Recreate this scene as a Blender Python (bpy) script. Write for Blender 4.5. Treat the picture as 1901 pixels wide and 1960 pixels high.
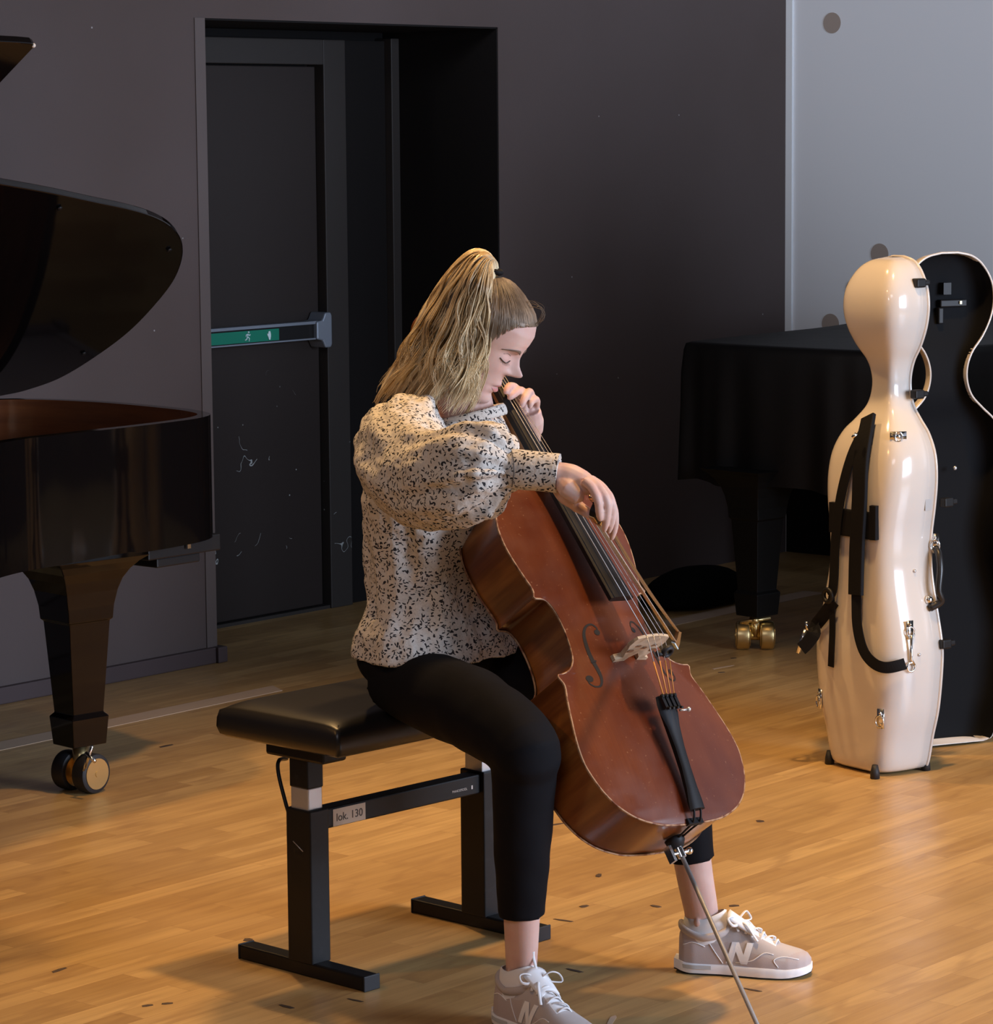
import bpy, math, random
import numpy as np
from mathutils import Vector, Matrix, Euler

for o in list(bpy.data.objects): bpy.data.objects.remove(o)
S = bpy.context.scene
COL = S.collection
rnd = random.Random(7)
nrg = np.random.default_rng(7)

# ------------------------------------------------------------------ camera
FPX, PITCH, ROLL, CX, CY, HC = 5858.0, 0.124191662, -8.40289549e-03, 950.5, 980.0, 1.70
_ff = np.array([0, math.cos(PITCH), -math.sin(PITCH)]); _rt = np.array([1.0, 0, 0]); _up = np.cross(_rt, _ff)
RR = math.cos(ROLL)*_rt + math.sin(ROLL)*_up
UU = -math.sin(ROLL)*_rt + math.cos(ROLL)*_up
FF = _ff
EYE = np.array([0, 0, HC])
cd = bpy.data.cameras.new('camera'); cam = bpy.data.objects.new('camera', cd); COL.objects.link(cam)
cd.sensor_fit = 'HORIZONTAL'; cd.sensor_width = 36.0; cd.lens = FPX/1901*36.0
cam.matrix_world = Matrix(((RR[0], UU[0], -FF[0], 0), (RR[1], UU[1], -FF[1], 0), (RR[2], UU[2], -FF[2], HC), (0, 0, 0, 1)))
cd.clip_start = 0.1; cd.clip_end = 100
S.camera = cam

# ------------------------------------------------------------------ exposure, world, lights
S.view_settings.view_transform = 'Standard'; S.view_settings.look = 'None'
S.view_settings.gamma = 1; S.view_settings.use_curve_mapping = False
S.view_settings.exposure = 0.0
w = bpy.data.worlds.new('world'); S.world = w; w.use_nodes = True
w.node_tree.nodes['Background'].inputs[0].default_value = (0.50, 0.45, 0.47, 1)
w.node_tree.nodes['Background'].inputs[1].default_value = 0.07

def look(o, at):
    d = Vector(at) - Vector(o.location)
    o.rotation_euler = d.to_track_quat('-Z', 'Y').to_euler()
def area(name, loc, at, sx, sy, power, col):
    l = bpy.data.lights.new(name, 'AREA'); l.shape = 'RECTANGLE'; l.size = sx; l.size_y = sy; l.energy = power; l.color = col
    o = bpy.data.objects.new(name, l); COL.objects.link(o); o.location = loc; look(o, at); return o
def spot(name, loc, at, power, col, deg, blend, r):
    l = bpy.data.lights.new(name, 'SPOT'); l.energy = power; l.color = col; l.spot_size = math.radians(deg); l.spot_blend = blend; l.shadow_soft_size = r
    o = bpy.data.objects.new(name, l); COL.objects.link(o); o.location = loc; look(o, at); return o
# daylight from a tall window to the right of the photographer
area('window_daylight', (6.2, 3.6, 1.9), (0.1, 7.6, 0.8), 3.0, 2.2, 520, (0.69, 0.80, 1.0))
area('high_window_daylight', (-1.5, 0.5, 4.2), (-0.8, 9.5, 1.6), 3.0, 1.0, 50, (0.86, 0.84, 0.95))
spot('added_wall_fill', (-5.0, 1.5, 3.4), (2.3, 11.2, 2.75), 1300, (0.88, 0.92, 1.0), 25, 0.7, 0.4)  # fill spot added to brighten the pale side wall, no window behind it
# warm stage lamps under the ceiling
spot('stage_lamp_back', (-1.3, 8.6, 4.9), (0.6, 6.3, 0.0), 430, (1.0, 0.60, 0.24), 60, 0.7, 0.10)
spot('stage_lamp_left', (-3.6, 5.2, 4.2), (0.3, 6.6, 0.4), 120, (1.0, 0.52, 0.17), 60, 0.6, 0.10)
spot('stage_lamp_front', (0.9, 6.4, 5.4), (0.8, 6.9, 0.0), 850, (1.0, 0.60, 0.24), 60, 0.85, 0.15)

# ------------------------------------------------------------------ geometry of the place
def ray(x, y): return (x-CX)/FPX*RR - (y-CY)/FPX*UU + FF
def onz(x, y, z=0.0):
    d = ray(x, y); return EYE + d*((z-HC)/d[2])
def aty(x, y, Y):
    d = ray(x, y); return EYE + d*(Y/d[1])
def onpl(x, y, P0, n):
    d = ray(x, y); return EYE + d*(((np.array(P0, float)-EYE) @ n)/(d @ n))
YAW = 0.873550750
W = np.array([math.cos(YAW), math.sin(YAW), 0]); N = np.array([-W[1], W[0], 0]); Z = np.array([0, 0, 1.0])
def wp(a, p, z=0.0): return W*a + N*p + Z*z
YB = 0.808308563
BW = np.array([math.cos(YB), math.sin(YB), 0]); BN = np.array([-BW[1], BW[0], 0])

# ------------------------------------------------------------------ helpers
OFS = {}
def thing(name, label, cat, loc, group=None, M=None):
    o = bpy.data.objects.new(name, None); COL.objects.link(o); o.empty_display_size = 0.05
    if M is not None: o.matrix_world = M; OFS[o.name] = None
    else: o.location = loc; OFS[o.name] = np.array(loc, float)
    o['label'] = label; o['category'] = cat
    if group: o['group'] = group
    return o
def tag(o, label, cat, group=None):
    o['label'] = label; o['category'] = cat
    if group: o['group'] = group
    return o
def struct(o): o['kind'] = 'structure'; return o
def mk(name, V, F, mats, parent=None, smooth=True, mi=None, label=None):
    V = np.asarray(V, float).reshape(-1, 3)
    ofs = OFS.get(parent.name) if parent is not None else None
    if ofs is not None: V = V - ofs
    org = None
    if parent is None:
        org = np.array([V[:, 0].mean(), V[:, 1].mean(), V[:, 2].min()]); V = V - org
    me = bpy.data.meshes.new(name); me.from_pydata(V.tolist(), [], [tuple(int(i) for i in f) for f in F]); me.update()
    if not isinstance(mats, (list, tuple)): mats = [mats]
    for m in mats: me.materials.append(m)
    if mi is not None: me.polygons.foreach_set('material_index', np.asarray(mi, 'i'))
    me.polygons.foreach_set('use_smooth', [smooth]*len(me.polygons))
    o = bpy.data.objects.new(name, me); COL.objects.link(o)
    if parent is not None: o.parent = parent; OFS[o.name] = ofs
    else: o.location = org; OFS[o.name] = org
    if label: o['label'] = label
    return o
def recalc(o):
    import bmesh
    bm = bmesh.new(); bm.from_mesh(o.data); bmesh.ops.recalc_face_normals(bm, faces=bm.faces); bm.to_mesh(o.data); bm.free(); return o
def bevel(o, w=0.003, seg=2, angle=40):
    m = o.modifiers.new('bevel', 'BEVEL'); m.width = w; m.segments = seg; m.limit_method = 'ANGLE'; m.angle_limit = math.radians(angle); m.harden_normals = False; return o
def subs(o, n=1):
    m = o.modifiers.new('sub', 'SUBSURF'); m.levels = n; m.render_levels = n; return o
def autosmooth(o, ang=35):
    me = o.data
    import bmesh
    bm = bmesh.new(); bm.from_mesh(me)
    for e in bm.edges:
        if len(e.link_faces) == 2 and e.calc_face_angle(0) > math.radians(ang): e.smooth = False
    bm.to_mesh(me); bm.free(); return o

class MB:
    def __init__(s): s.V = []; s.F = []; s.I = []; s.n = 0
    def add(s, V, F, i=0):
        V = np.asarray(V, float).reshape(-1, 3)
        s.V.append(V); s.F += [tuple(k+s.n for k in f) for f in F]; s.I += [i]*len(F); s.n += len(V); return s
    def box(s, c, h, ax=None, i=0):
        ax = ax if ax is not None else (np.array([1., 0, 0]), np.array([0, 1., 0]), Z)
        c = np.array(c, float); V = []
        for dz in (-1, 1):
            for dx, dy in ((-1, -1), (1, -1), (1, 1), (-1, 1)):
                V.append(c + ax[0]*dx*h[0] + ax[1]*dy*h[1] + ax[2]*dz*h[2])
        return s.add(V, [(3, 2, 1, 0), (4, 5, 6, 7), (0, 1, 5, 4), (1, 2, 6, 5), (2, 3, 7, 6), (3, 0, 4, 7)], i)
    def wbox(s, a0, a1, p0, p1, z0, z1, ax=None, i=0):
        A, B = ax if ax is not None else (W, N)
        return s.box(A*(a0+a1)/2 + B*(p0+p1)/2 + Z*(z0+z1)/2, ((a1-a0)/2, (p1-p0)/2, (z1-z0)/2), (A, B, Z), i)
    def tube(s, P, R, n=10, cap=True, i=0, up=None, closed=False, prof=None):
        V, F = tube(P, R, n, cap, up, closed, prof); return s.add(V, F, i)
    def sph(s, c, r, n=12, m=8, ax=None, i=0):
        ax = ax if ax is not None else (np.array([1., 0, 0]), np.array([0, 1., 0]), Z)
        r = np.array([r, r, r]) if np.isscalar(r) else np.array(r)
        rings = []
        for j in range(1, m):
            th = math.pi*j/m
            for k in range(n):
                ph = 2*math.pi*k/n
                d = (math.sin(th)*math.cos(ph)*r[0], math.sin(th)*math.sin(ph)*r[1], math.cos(th)*r[2])
                rings.append(np.array(c) + ax[0]*d[0] + ax[1]*d[1] + ax[2]*d[2])
        V = rings + [np.array(c)+ax[2]*r[2], np.array(c)-ax[2]*r[2]]
        F = []
        for j in range(m-2):
            for k in range(n):
                a = j*n+k; b = j*n+(k+1) % n
                F.append((a, a+n, b+n, b))
        t = len(rings)
        for k in range(n): F.append((t, k, (k+1) % n)); F.append((t+1, (m-2)*n+(k+1) % n, (m-2)*n+k))
        return s.add(V, F, i)
    def prism(s, poly, O, ax, ay, an, t, i=0, i2=None):
        O = np.array(O, float); k = len(poly)
        A = [O + ax*p[0] + ay*p[1] for p in poly]; B = [v + an*t for v in A]
        n0 = len(s.F)
        s.add(A+B, [tuple(range(k-1, -1, -1)), tuple(range(k, 2*k))] + [(j, (j+1) % k, k+(j+1) % k, k+j) for j in range(k)], i)
        return s
    def build(s, name, mats, parent=None, smooth=True, label=None):
        return mk(name, np.concatenate(s.V), s.F, mats, parent, smooth, s.I, label)

def catmull(P, n):
    P = np.asarray(P, float); k = len(P)
    if k < 3:
        t = np.linspace(0, k-1, n); i = np.minimum(t.astype(int), k-2); f = (t-i)[:, None]; return P[i]*(1-f)+P[i+1]*f
    Q = np.vstack([2*P[0]-P[1], P, 2*P[-1]-P[-2]])
    t = np.linspace(0, k-1, n); i = np.minimum(t.astype(int), k-2); f = (t-i)[:, None]
    a, b, c, d = Q[i], Q[i+1], Q[i+2], Q[i+3]
    return 0.5*((2*b)+(-a+c)*f+(2*a-5*b+4*c-d)*f**2+(-a+3*b-3*c+d)*f**3)
def tube(P, R, n=10, cap=True, up=None, closed=False, prof=None):
    """sweep; R scalar, (m,), or (m,2) for ellipse radii (side, up)"""
    P = np.asarray(P, float); m = len(P)
    R = np.asarray(R, float)
    if R.ndim == 0: R = np.full((m, 2), float(R))
    elif R.ndim == 1 and len(R) == 2 and m != 2: R = np.tile(R, (m, 1))
    elif R.ndim == 1: R = np.stack([R, R], 1)
    T = np.gradient(P, axis=0) if not closed else (np.roll(P, -1, 0)-np.roll(P, 1, 0))
    T /= np.maximum(np.linalg.norm(T, axis=1), 1e-9)[:, None]
    u = np.array(up, float) if up is not None else (Z if abs(T[0] @ Z) < 0.9 else np.array([1., 0, 0]))
    V = []
    th = np.arange(n)*2*math.pi/n
    cs, sn = np.cos(th), np.sin(th)
    if prof is not None: cs, sn = prof
    for j in range(m):
        if up is None or j == 0: u = u - T[j]*(u @ T[j])
        else: u = np.array(up, float); u = u - T[j]*(u @ T[j])
        u /= max(np.linalg.norm(u), 1e-9)
        sd = np.cross(T[j], u)
        V.append(P[j] + np.outer(cs*R[j, 0], sd) + np.outer(sn*R[j, 1], u))
    n = len(cs)
    F = []
    for j in range(m-1 if not closed else m):
        a = j*n; b = ((j+1) % m)*n
        for k in range(n): F.append((a+k, a+(k+1) % n, b+(k+1) % n, b+k))
    if cap and not closed: F.append(tuple(range(n-1, -1, -1))); F.append(tuple((m-1)*n+k for k in range(n)))
    return np.concatenate(V), F
def loft(rings, cap=True, closed_ring=True):
    n = len(rings[0]); m = len(rings); F = []
    for j in range(m-1):
        for k in range(n if closed_ring else n-1):
            F.append((j*n+k, j*n+(k+1) % n, (j+1)*n+(k+1) % n, (j+1)*n+k))
    if cap: F.append(tuple(range(n-1, -1, -1))); F.append(tuple((m-1)*n+k for k in range(n)))
    return np.concatenate([np.asarray(r, float) for r in rings]), F
def disc_path(c, ax, ay, r, n): 
    t = np.arange(n)*2*math.pi/n
    return np.array(c) + np.outer(np.cos(t)*r, ax) + np.outer(np.sin(t)*r, ay)
def rrect(hx, hy, r, n=5):
    out = []
    for cx, cy, a0 in ((hx-r, hy-r, 0), (-hx+r, hy-r, 90), (-hx+r, -hy+r, 180), (hx-r, -hy+r, 270)):
        for k in range(n+1):
            a = math.radians(a0+90*k/n); out.append((cx+r*math.cos(a), cy+r*math.sin(a)))
    return out

# ------------------------------------------------------------------ materials
def mat(name, col=(0.8, 0.8, 0.8), rough=0.5, metal=0.0, coat=0.0, spec=0.5, sss=0.0, bump=None, var=None, sheen=0.0, coatr=0.05):
    m = bpy.data.materials.new(name); m.use_nodes = True; nt = m.node_tree; b = nt.nodes['Principled BSDF']
    b.inputs['Base Color'].default_value = (*col, 1); b.inputs['Roughness'].default_value = rough; b.inputs['Metallic'].default_value = metal
    b.inputs['Coat Weight'].default_value = coat; b.inputs['Coat Roughness'].default_value = coatr; b.inputs['Specular IOR Level'].default_value = spec
    if sss: b.inputs['Subsurface Weight'].default_value = sss; b.inputs['Subsurface Radius'].default_value = (1, 0.35, 0.2); b.inputs['Subsurface Scale'].default_value = 0.006
    if sheen: b.inputs['Sheen Weight'].default_value = sheen; b.inputs['Sheen Roughness'].default_value = 0.5
    tc = nt.nodes.new('ShaderNodeTexCoord')
    if var:   # (scale, colour2, lo, hi, [stretch])
        n = nt.nodes.new('ShaderNodeTexNoise'); n.inputs['Scale'].default_value = var[0]; n.inputs['Detail'].default_value = 4
        mp = nt.nodes.new('ShaderNodeMapping'); mp.inputs['Scale'].default_value = var[4] if len(var) > 4 else (1, 1, 1)
        nt.links.new(tc.outputs['Object'], mp.inputs[0]); nt.links.new(mp.outputs[0], n.inputs['Vector'])
        r = nt.nodes.new('ShaderNodeMapRange'); r.inputs[1].default_value = var[2]; r.inputs[2].default_value = var[3]
        nt.links.new(n.outputs[0], r.inputs[0])
        x = nt.nodes.new('ShaderNodeMix'); x.data_type = 'RGBA'; x.inputs[6].default_value = (*col, 1); x.inputs[7].default_value = (*var[1], 1)
        nt.links.new(r.outputs[0], x.inputs[0]); nt.links.new(x.outputs[2], b.inputs['Base Color'])
    if bump:  # (scale, strength, distance)
        n = nt.nodes.new('ShaderNodeTexNoise'); n.inputs['Scale'].default_value = bump[0]; n.inputs['Detail'].default_value = 5
        nt.links.new(tc.outputs['Object'], n.inputs['Vector'])
        bp = nt.nodes.new('ShaderNodeBump'); bp.inputs['Strength'].default_value = bump[1]; bp.inputs['Distance'].default_value = bump[2]
        nt.links.new(n.outputs[0], bp.inputs['Height']); nt.links.new(bp.outputs[0], b.inputs['Normal'])
    return m
class NT:
    def __init__(s, m): s.m = m; s.nt = m.node_tree; s.b = s.nt.nodes['Principled BSDF']
    def n(s, t, **k):
        x = s.nt.nodes.new('ShaderNode'+t)
        for a, v in k.items(): setattr(x, a, v)
        return x
    def l(s, a, b): s.nt.links.new(a, b)
    def math(s, op, a, b=None, c=None):
        x = s.n('Math', operation=op)
        for i, v in enumerate((a, b, c)):
            if v is None: continue
            if hasattr(v, 'links'): s.l(v, x.inputs[i])
            else: x.inputs[i].default_value = v
        return x.outputs[0]
    def mix(s, f, a, b):
        x = s.n('Mix', data_type='RGBA')
        for i, v in ((0, f), (6, a), (7, b)):
            if hasattr(v, 'links'): s.l(v, x.inputs[i])
            elif i == 0: x.inputs[0].default_value = v
            else: x.inputs[i].default_value = (*v, 1)
        return x.outputs[2]
    def rng(s, v, a, b, c=0.0, d=1.0):
        x = s.n('MapRange'); s.l(v, x.inputs[0])
        for i, q in enumerate((a, b, c, d)): x.inputs[i+1].default_value = q
        return x.outputs[0]
    def mp(s, src, loc=(0, 0, 0), rot=(0, 0, 0), sc=(1, 1, 1)):
        x = s.n('Mapping'); s.l(src, x.inputs[0]); x.inputs[1].default_value = loc; x.inputs[2].default_value = rot; x.inputs[3].default_value = sc; return x.outputs[0]
    def noise(s, v, scale, detail=3, rough=0.5):
        x = s.n('TexNoise'); s.l(v, x.inputs['Vector']); x.inputs['Scale'].default_value = scale; x.inputs['Detail'].default_value = detail; x.inputs['Roughness'].default_value = rough; return x.outputs[0]
    def bump(s, h, st, d):
        x = s.n('Bump'); s.l(h, x.inputs['Height']); x.inputs['Strength'].default_value = st; x.inputs['Distance'].default_value = d; s.l(x.outputs[0], s.b.inputs['Normal']); return x

M = {}
# oak strip floor
m = mat('oak_floor', rough=0.34, spec=0.45, coat=0.12, coatr=0.2); t = NT(m); M['floor'] = m
g = t.n('NewGeometry').outputs['Position']
v = t.mp(g, rot=(0, 0, -YAW))                       # x along the boards
br = t.n('TexBrick'); t.l(v, br.inputs['Vector']); br.offset = 0.37; br.offset_frequency = 2; br.squash = 1
br.inputs['Scale'].default_value = 1; br.inputs['Mortar Size'].default_value = 0.0006; br.inputs['Mortar Smooth'].default_value = 0.4
br.inputs['Brick Width'].default_value = 0.52; br.inputs['Row Height'].default_value = 0.066
br.inputs['Color1'].default_value = (0, 0, 0, 1); br.inputs['Color2'].default_value = (1, 1, 1, 1); br.inputs['Bias'].default_value = 0.0
sep = t.n('SeparateColor'); t.l(br.outputs['Color'], sep.inputs[0])
rv = sep.outputs[0]
off = t.n('CombineXYZ'); t.l(t.math('MULTIPLY', rv, 37.0), off.inputs[0]); t.l(t.math('MULTIPLY', rv, 91.0), off.inputs[2])
va = t.n('VectorMath', operation='ADD'); t.l(v, va.inputs[0]); t.l(off.outputs[0], va.inputs[1])
gr = t.noise(t.mp(va.outputs[0], sc=(2.2, 46, 1)), 1.0, 6, 0.62)
gr2 = t.noise(t.mp(va.outputs[0], sc=(0.9, 8, 1)), 1.0, 3, 0.5)
wv = t.n('TexWave', wave_type='RINGS', rings_direction='Y'); t.l(t.mp(va.outputs[0], sc=(0.9, 7, 1)), wv.inputs['Vector']); wv.inputs['Scale'].default_value = 3.2; wv.inputs['Distortion'].default_value = 6; wv.inputs['Detail'].default_value = 2
big = t.noise(g, 0.55, 2)
c = t.mix(rv, (0.46, 0.280, 0.103), (0.66, 0.435, 0.180))
c = t.mix(t.rng(gr, 0.35, 0.72), c, t.mix(0.5, c, (0.27, 0.145, 0.055)))
c = t.mix(t.math('MULTIPLY', t.rng(wv.outputs[0], 0.55, 1.0), t.rng(gr2, 0.42, 0.62, 0, 0.42)), c, (0.30, 0.165, 0.065))
c = t.mix(t.rng(big, 0.35, 0.65, 0, 0.22), c, (0.36, 0.20, 0.085))
c = t.mix(t.math('MULTIPLY', br.outputs['Fac'], 0.5), c, (0.20, 0.10, 0.04))
t.l(c, t.b.inputs['Base Color'])
t.l(t.rng(t.noise(g, 3.0, 4), 0.3, 0.7, 0.28, 0.44), t.b.inputs['Roughness'])
t.bump(t.math('ADD', t.math('MULTIPLY', gr, 0.25), t.math('MULTIPLY', br.outputs['Fac'], -0.8)), 0.25, 0.0006)

# dark painted wall, with faint scuffs
m = mat('dark_wall_paint', rough=0.75, spec=0.25); t = NT(m); M['wall'] = m
g = t.n('NewGeometry').outputs['Position']
c = t.mix(t.rng(t.noise(g, 1.1, 3), 0.35, 0.65), (0.090, 0.068, 0.063), (0.102, 0.079, 0.076))
spk = t.n('TexVoronoi'); t.l(g, spk.inputs['Vector']); spk.inputs['Scale'].default_value = 6
c = t.mix(t.math('LESS_THAN', spk.outputs['Distance'], 0.018), c, (0.35, 0.34, 0.34))
t.l(c, t.b.inputs['Base Color']); t.bump(t.noise(g, 260, 3), 0.25, 0.001)
M['wall_edge'] = mat('wall_corner_paint', (0.120, 0.098, 0.094), 0.7, spec=0.3)
M['base'] = mat('skirting_paint', (0.070, 0.050, 0.052), 0.6, spec=0.3)
# scratched black door
def scratched(name, base, amount=1.0, seed=0.0):
    m = mat(name, rough=0.55, spec=0.3); t = NT(m)
    g = t.n('NewGeometry').outputs['Position']
    s = t.n('SeparateXYZ'); t.l(g, s.inputs[0])
    low = t.rng(s.outputs[2], 0.95, 0.55)
    n1 = t.noise(t.mp(g, (seed, 0, 0)), 9, 2, 0.5)
    a = t.math('ABSOLUTE', t.math('SUBTRACT', n1, 0.5)); ln = t.math('LESS_THAN', a, 0.0035)
    msk = t.math('GREATER_THAN', t.noise(t.mp(g, (seed+3, 1, 0)), 5.0, 2), 0.63)
    dots = t.n('TexVoronoi'); t.l(g, dots.inputs['Vector']); dots.inputs['Scale'].default_value = 16
    d = t.math('LESS_THAN', dots.outputs['Distance'], 0.045)
    dm = t.math('GREATER_THAN', t.noise(g, 4.0, 2), 0.5)
    f = t.math('MULTIPLY', t.math('MAXIMUM', t.math('MULTIPLY', ln, msk), t.math('MULTIPLY', d, dm)), t.math('MULTIPLY', low, amount))
    t.l(t.mix(f, base, (0.33, 0.36, 0.37)), t.b.inputs['Base Color'])
    return m
M['door'] = scratched('scratched_black_door', (0.024, 0.018, 0.0165))
M['frame'] = scratched('scratched_black_frame', (0.034, 0.030, 0.028), 1.0, 5)
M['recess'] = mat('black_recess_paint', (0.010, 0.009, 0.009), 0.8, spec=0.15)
M['white_wall'] = mat('pale_grey_wall', (0.76, 0.77, 0.80), 0.55, spec=0.3, bump=(180, 0.15, 0.001))
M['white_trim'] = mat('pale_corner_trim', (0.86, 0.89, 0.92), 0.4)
M['dot'] = mat('brown_dot', (0.36, 0.29, 0.25), 0.6)
M['blackmetal'] = mat('black_painted_metal', (0.006, 0.006, 0.007), 0.45, spec=0.32, bump=(500, 0.15, 0.0004), var=(30, (0.014, 0.014, 0.016), 0.6, 0.75))
M['silver'] = mat('brushed_aluminium', (0.62, 0.62, 0.64), 0.35, 0.7)
M['chrome'] = mat('chrome', (0.78, 0.78, 0.78), 0.16, 1.0)
M['brass'] = mat('brass', (0.80, 0.62, 0.30), 0.34, 1.0)
M['leather'] = mat('black_leather', (0.014, 0.013, 0.013), 0.34, spec=0.5, bump=(90, 0.15, 0.001))
M['pianoblack'] = mat('black_piano_lacquer', (0.004, 0.003, 0.003), 0.06, spec=0.32)
M['pianobrown'] = mat('brown_lacquered_wood', (0.17, 0.055, 0.020), 0.22, spec=0.5, coat=0.5, var=(3, (0.09, 0.028, 0.012), 0.35, 0.7, (1, 1, 9)))
M['dullblack'] = mat('dull_black_wood', (0.004, 0.004, 0.004), 0.5, spec=0.2)
M['felt'] = mat('gold_plate', (0.65, 0.50, 0.20), 0.4, 0.4)
M['blackplastic'] = mat('black_plastic', (0.008, 0.008, 0.009), 0.45, spec=0.3)
M['rubber'] = mat('black_rubber', (0.012, 0.012, 0.015), 0.6)
M['cover'] = mat('black_piano_cover', (0.006, 0.0056, 0.0056), 0.6, spec=0.18, bump=(7, 0.25, 0.012))
M['bag'] = mat('black_cloth_bag', (0.003, 0.003, 0.003), 0.9, spec=0.05)
M['green'] = mat('green_sign', (0.0, 0.20, 0.125), 0.45)
M['signwhite'] = mat('sign_white', (0.62, 0.80, 0.84), 0.5)
M['barmetal'] = mat('panic_bar_metal', (0.24, 0.28, 0.34), 0.45, 0.35)
M['label'] = mat('label_paper', (0.80, 0.70, 0.60), 0.5)
M['ink'] = mat('label_ink', (0.10, 0.085, 0.075), 0.6)
M['tape'] = mat('black_tape', (0.07, 0.042, 0.028), 0.6)
M['pale_tape'] = mat('pale_floor_strip', (0.55, 0.40, 0.28), 0.5)
# ================================================================== the room
mb = MB(); mb.wbox(-4, 14, -4, 6.97, -0.05, 0); mb.wbox(6.905, 8.35, 6.97, 7.6, -0.05, 0)
struct(mb.build('floor', M['floor'], smooth=False))
A0, A1, PW, PD, HD = 6.905, 8.351, 6.97, 7.45, 2.058
mb = MB(); mb.wbox(-3, A0-0.025, PW, 7.7, 0, 4.6); mb.wbox(A1, 10.14, PW, 8.0, 0, 4.6); mb.wbox(A0-0.025, A1, PW, 8.0, HD, 4.6)
struct(mb.build('wall_back', M['wall'], smooth=False))
mb = MB(); mb.wbox(A0-0.045, A0, PW-0.004, PW+0.5, 0.05, HD)
struct(mb.build('trim_1', M['wall_edge'], smooth=False))
mb = MB(); mb.wbox(-3, A0-0.02, PW-0.02, PW+0.01, 0, 0.052); mb.wbox(A0-0.02, A0+0.022, PW-0.03, PW+0.10, 0, 0.052)
bevel(struct(mb.build('baseboard_back', M['base'], smooth=False)), 0.004)
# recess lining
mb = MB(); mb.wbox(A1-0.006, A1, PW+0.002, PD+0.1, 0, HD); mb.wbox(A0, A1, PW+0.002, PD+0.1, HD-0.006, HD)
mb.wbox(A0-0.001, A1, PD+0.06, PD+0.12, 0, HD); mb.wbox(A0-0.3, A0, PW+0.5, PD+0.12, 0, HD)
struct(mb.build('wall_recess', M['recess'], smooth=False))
# door frame posts and header
mb = MB(); mb.wbox(7.945, 8.058, PD-0.02, PD+0.06, 0, 2.02); mb.wbox(7.0, 7.945, PD-0.02, PD+0.06, 1.932, 2.02)
bevel(struct(mb.build('trim_2', M['frame'], smooth=False)), 0.003)
mb = MB(); mb.wbox(8.302, 8.345, PD-0.02, PD+0.06, 0, 2.03)
bevel(struct(mb.build('trim_3', M['frame'], smooth=False)), 0.003)
mb = MB(); mb.wbox(6.95, 8.04, PD-0.012, PD+0.03, 0, 0.012)
struct(mb.build('trim_4', M['frame'], smooth=False))
# door leaf, panic bar
dr = MB().wbox(7.0, 7.925, PD+0.004, PD+0.05, 0.016, 1.926).build('door_1', M['door'], smooth=False); bevel(struct(dr), 0.003)
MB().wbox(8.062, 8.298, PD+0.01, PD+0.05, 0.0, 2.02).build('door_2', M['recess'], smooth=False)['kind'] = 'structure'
bp = PD-0.055; zb = 1.005
mb = MB()
mb.wbox(7.02, 7.865, bp-0.01, bp+0.03, zb-0.030, zb-0.025); mb.wbox(7.02, 7.865, bp-0.01, bp+0.03, zb+0.024, zb+0.034)
mb.wbox(7.02, 7.865, bp-0.002, bp+0.03, zb-0.025, zb+0.024, i=1)
bar = mb.build('panic_bar', [M['barmetal'], M['blackplastic']], dr, smooth=False)
mb = MB()
pl = rrect(0.030, 0.052, 0.012); 
mb.prism([(-0.05, 0.032), (-0.02, 0.036), (-0.006, 0.062), (0.022, 0.062), (0.028, 0.05), (0.028, -0.05), (0.022, -0.062), (-0.006, -0.062), (-0.02, -0.036), (-0.05, -0.030)], wp(7.885, bp-0.018, zb), W, Z, N, 0.075)
mb.wbox(7.925, 7.945, bp+0.02, bp+0.05, zb-0.045, zb+0.045)
bevel(mb.build('panic_bar_bracket', M['barmetal'], dr, smooth=False), 0.005)
# green sign with running figure and hand
sg = MB().wbox(7.30, 7.655, bp-0.006, bp-0.002, zb-0.022, zb+0.018).build('exit_sign', M['green'], dr, smooth=False)
def stick(pts, O, sc, r=0.003):
    b = MB()
    for seg in pts: b.tube([O + W*p[0]*sc + Z*p[1]*sc for p in seg], r, 6)
    return b
O = wp(7.50, bp-0.007, zb-0.002)
b = stick([[(0, 0.5), (-0.1, 0)], [(-0.1, 0), (0.35, -0.3), (0.25, -0.85)], [(-0.1, 0), (-0.35, -0.45), (-0.75, -0.6)], [(0, 0.45), (0.4, 0.2), (0.6, 0.4)], [(0, 0.45), (-0.45, 0.35), (-0.5, 0)]], O, 0.019, 0.0022)
b.sph(O + Z*0.0155 + W*0.003, 0.0038, 8, 6)
b.build('running_figure', M['signwhite'], sg)
O = wp(7.605, bp-0.007, zb-0.002)
b = MB(); b.prism([(-0.006, -0.006), (-0.002, -0.016), (0.004, -0.016), (0.007, -0.004), (0.007, 0.004), (0.004, 0.014), (-0.004, 0.013), (-0.006, 0.004), (-0.011, 0.006), (-0.010, 0.0)], O, W, Z, -N, 0.0015)
b.build('hand_symbol', M['signwhite'], sg, smooth=False)
# side wall, pale above, set to black low down behind the covered piano
AW = 10.14
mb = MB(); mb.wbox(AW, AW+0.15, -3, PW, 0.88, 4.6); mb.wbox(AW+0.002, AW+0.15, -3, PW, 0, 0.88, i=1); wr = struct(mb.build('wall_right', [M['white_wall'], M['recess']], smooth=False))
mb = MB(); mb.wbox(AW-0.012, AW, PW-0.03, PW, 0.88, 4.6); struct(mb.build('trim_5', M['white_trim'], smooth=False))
for (x, y) in ((1593, 44), (1684, 486), (1636, 554), (1590, 620)):
    c = onpl(x, y, W*(AW-0.0005), W)
    b = MB(); b.tube([c, c-W*0.002], 0.0405, 32); b.build('dot', M['dot'], wr, smooth=False)
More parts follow.
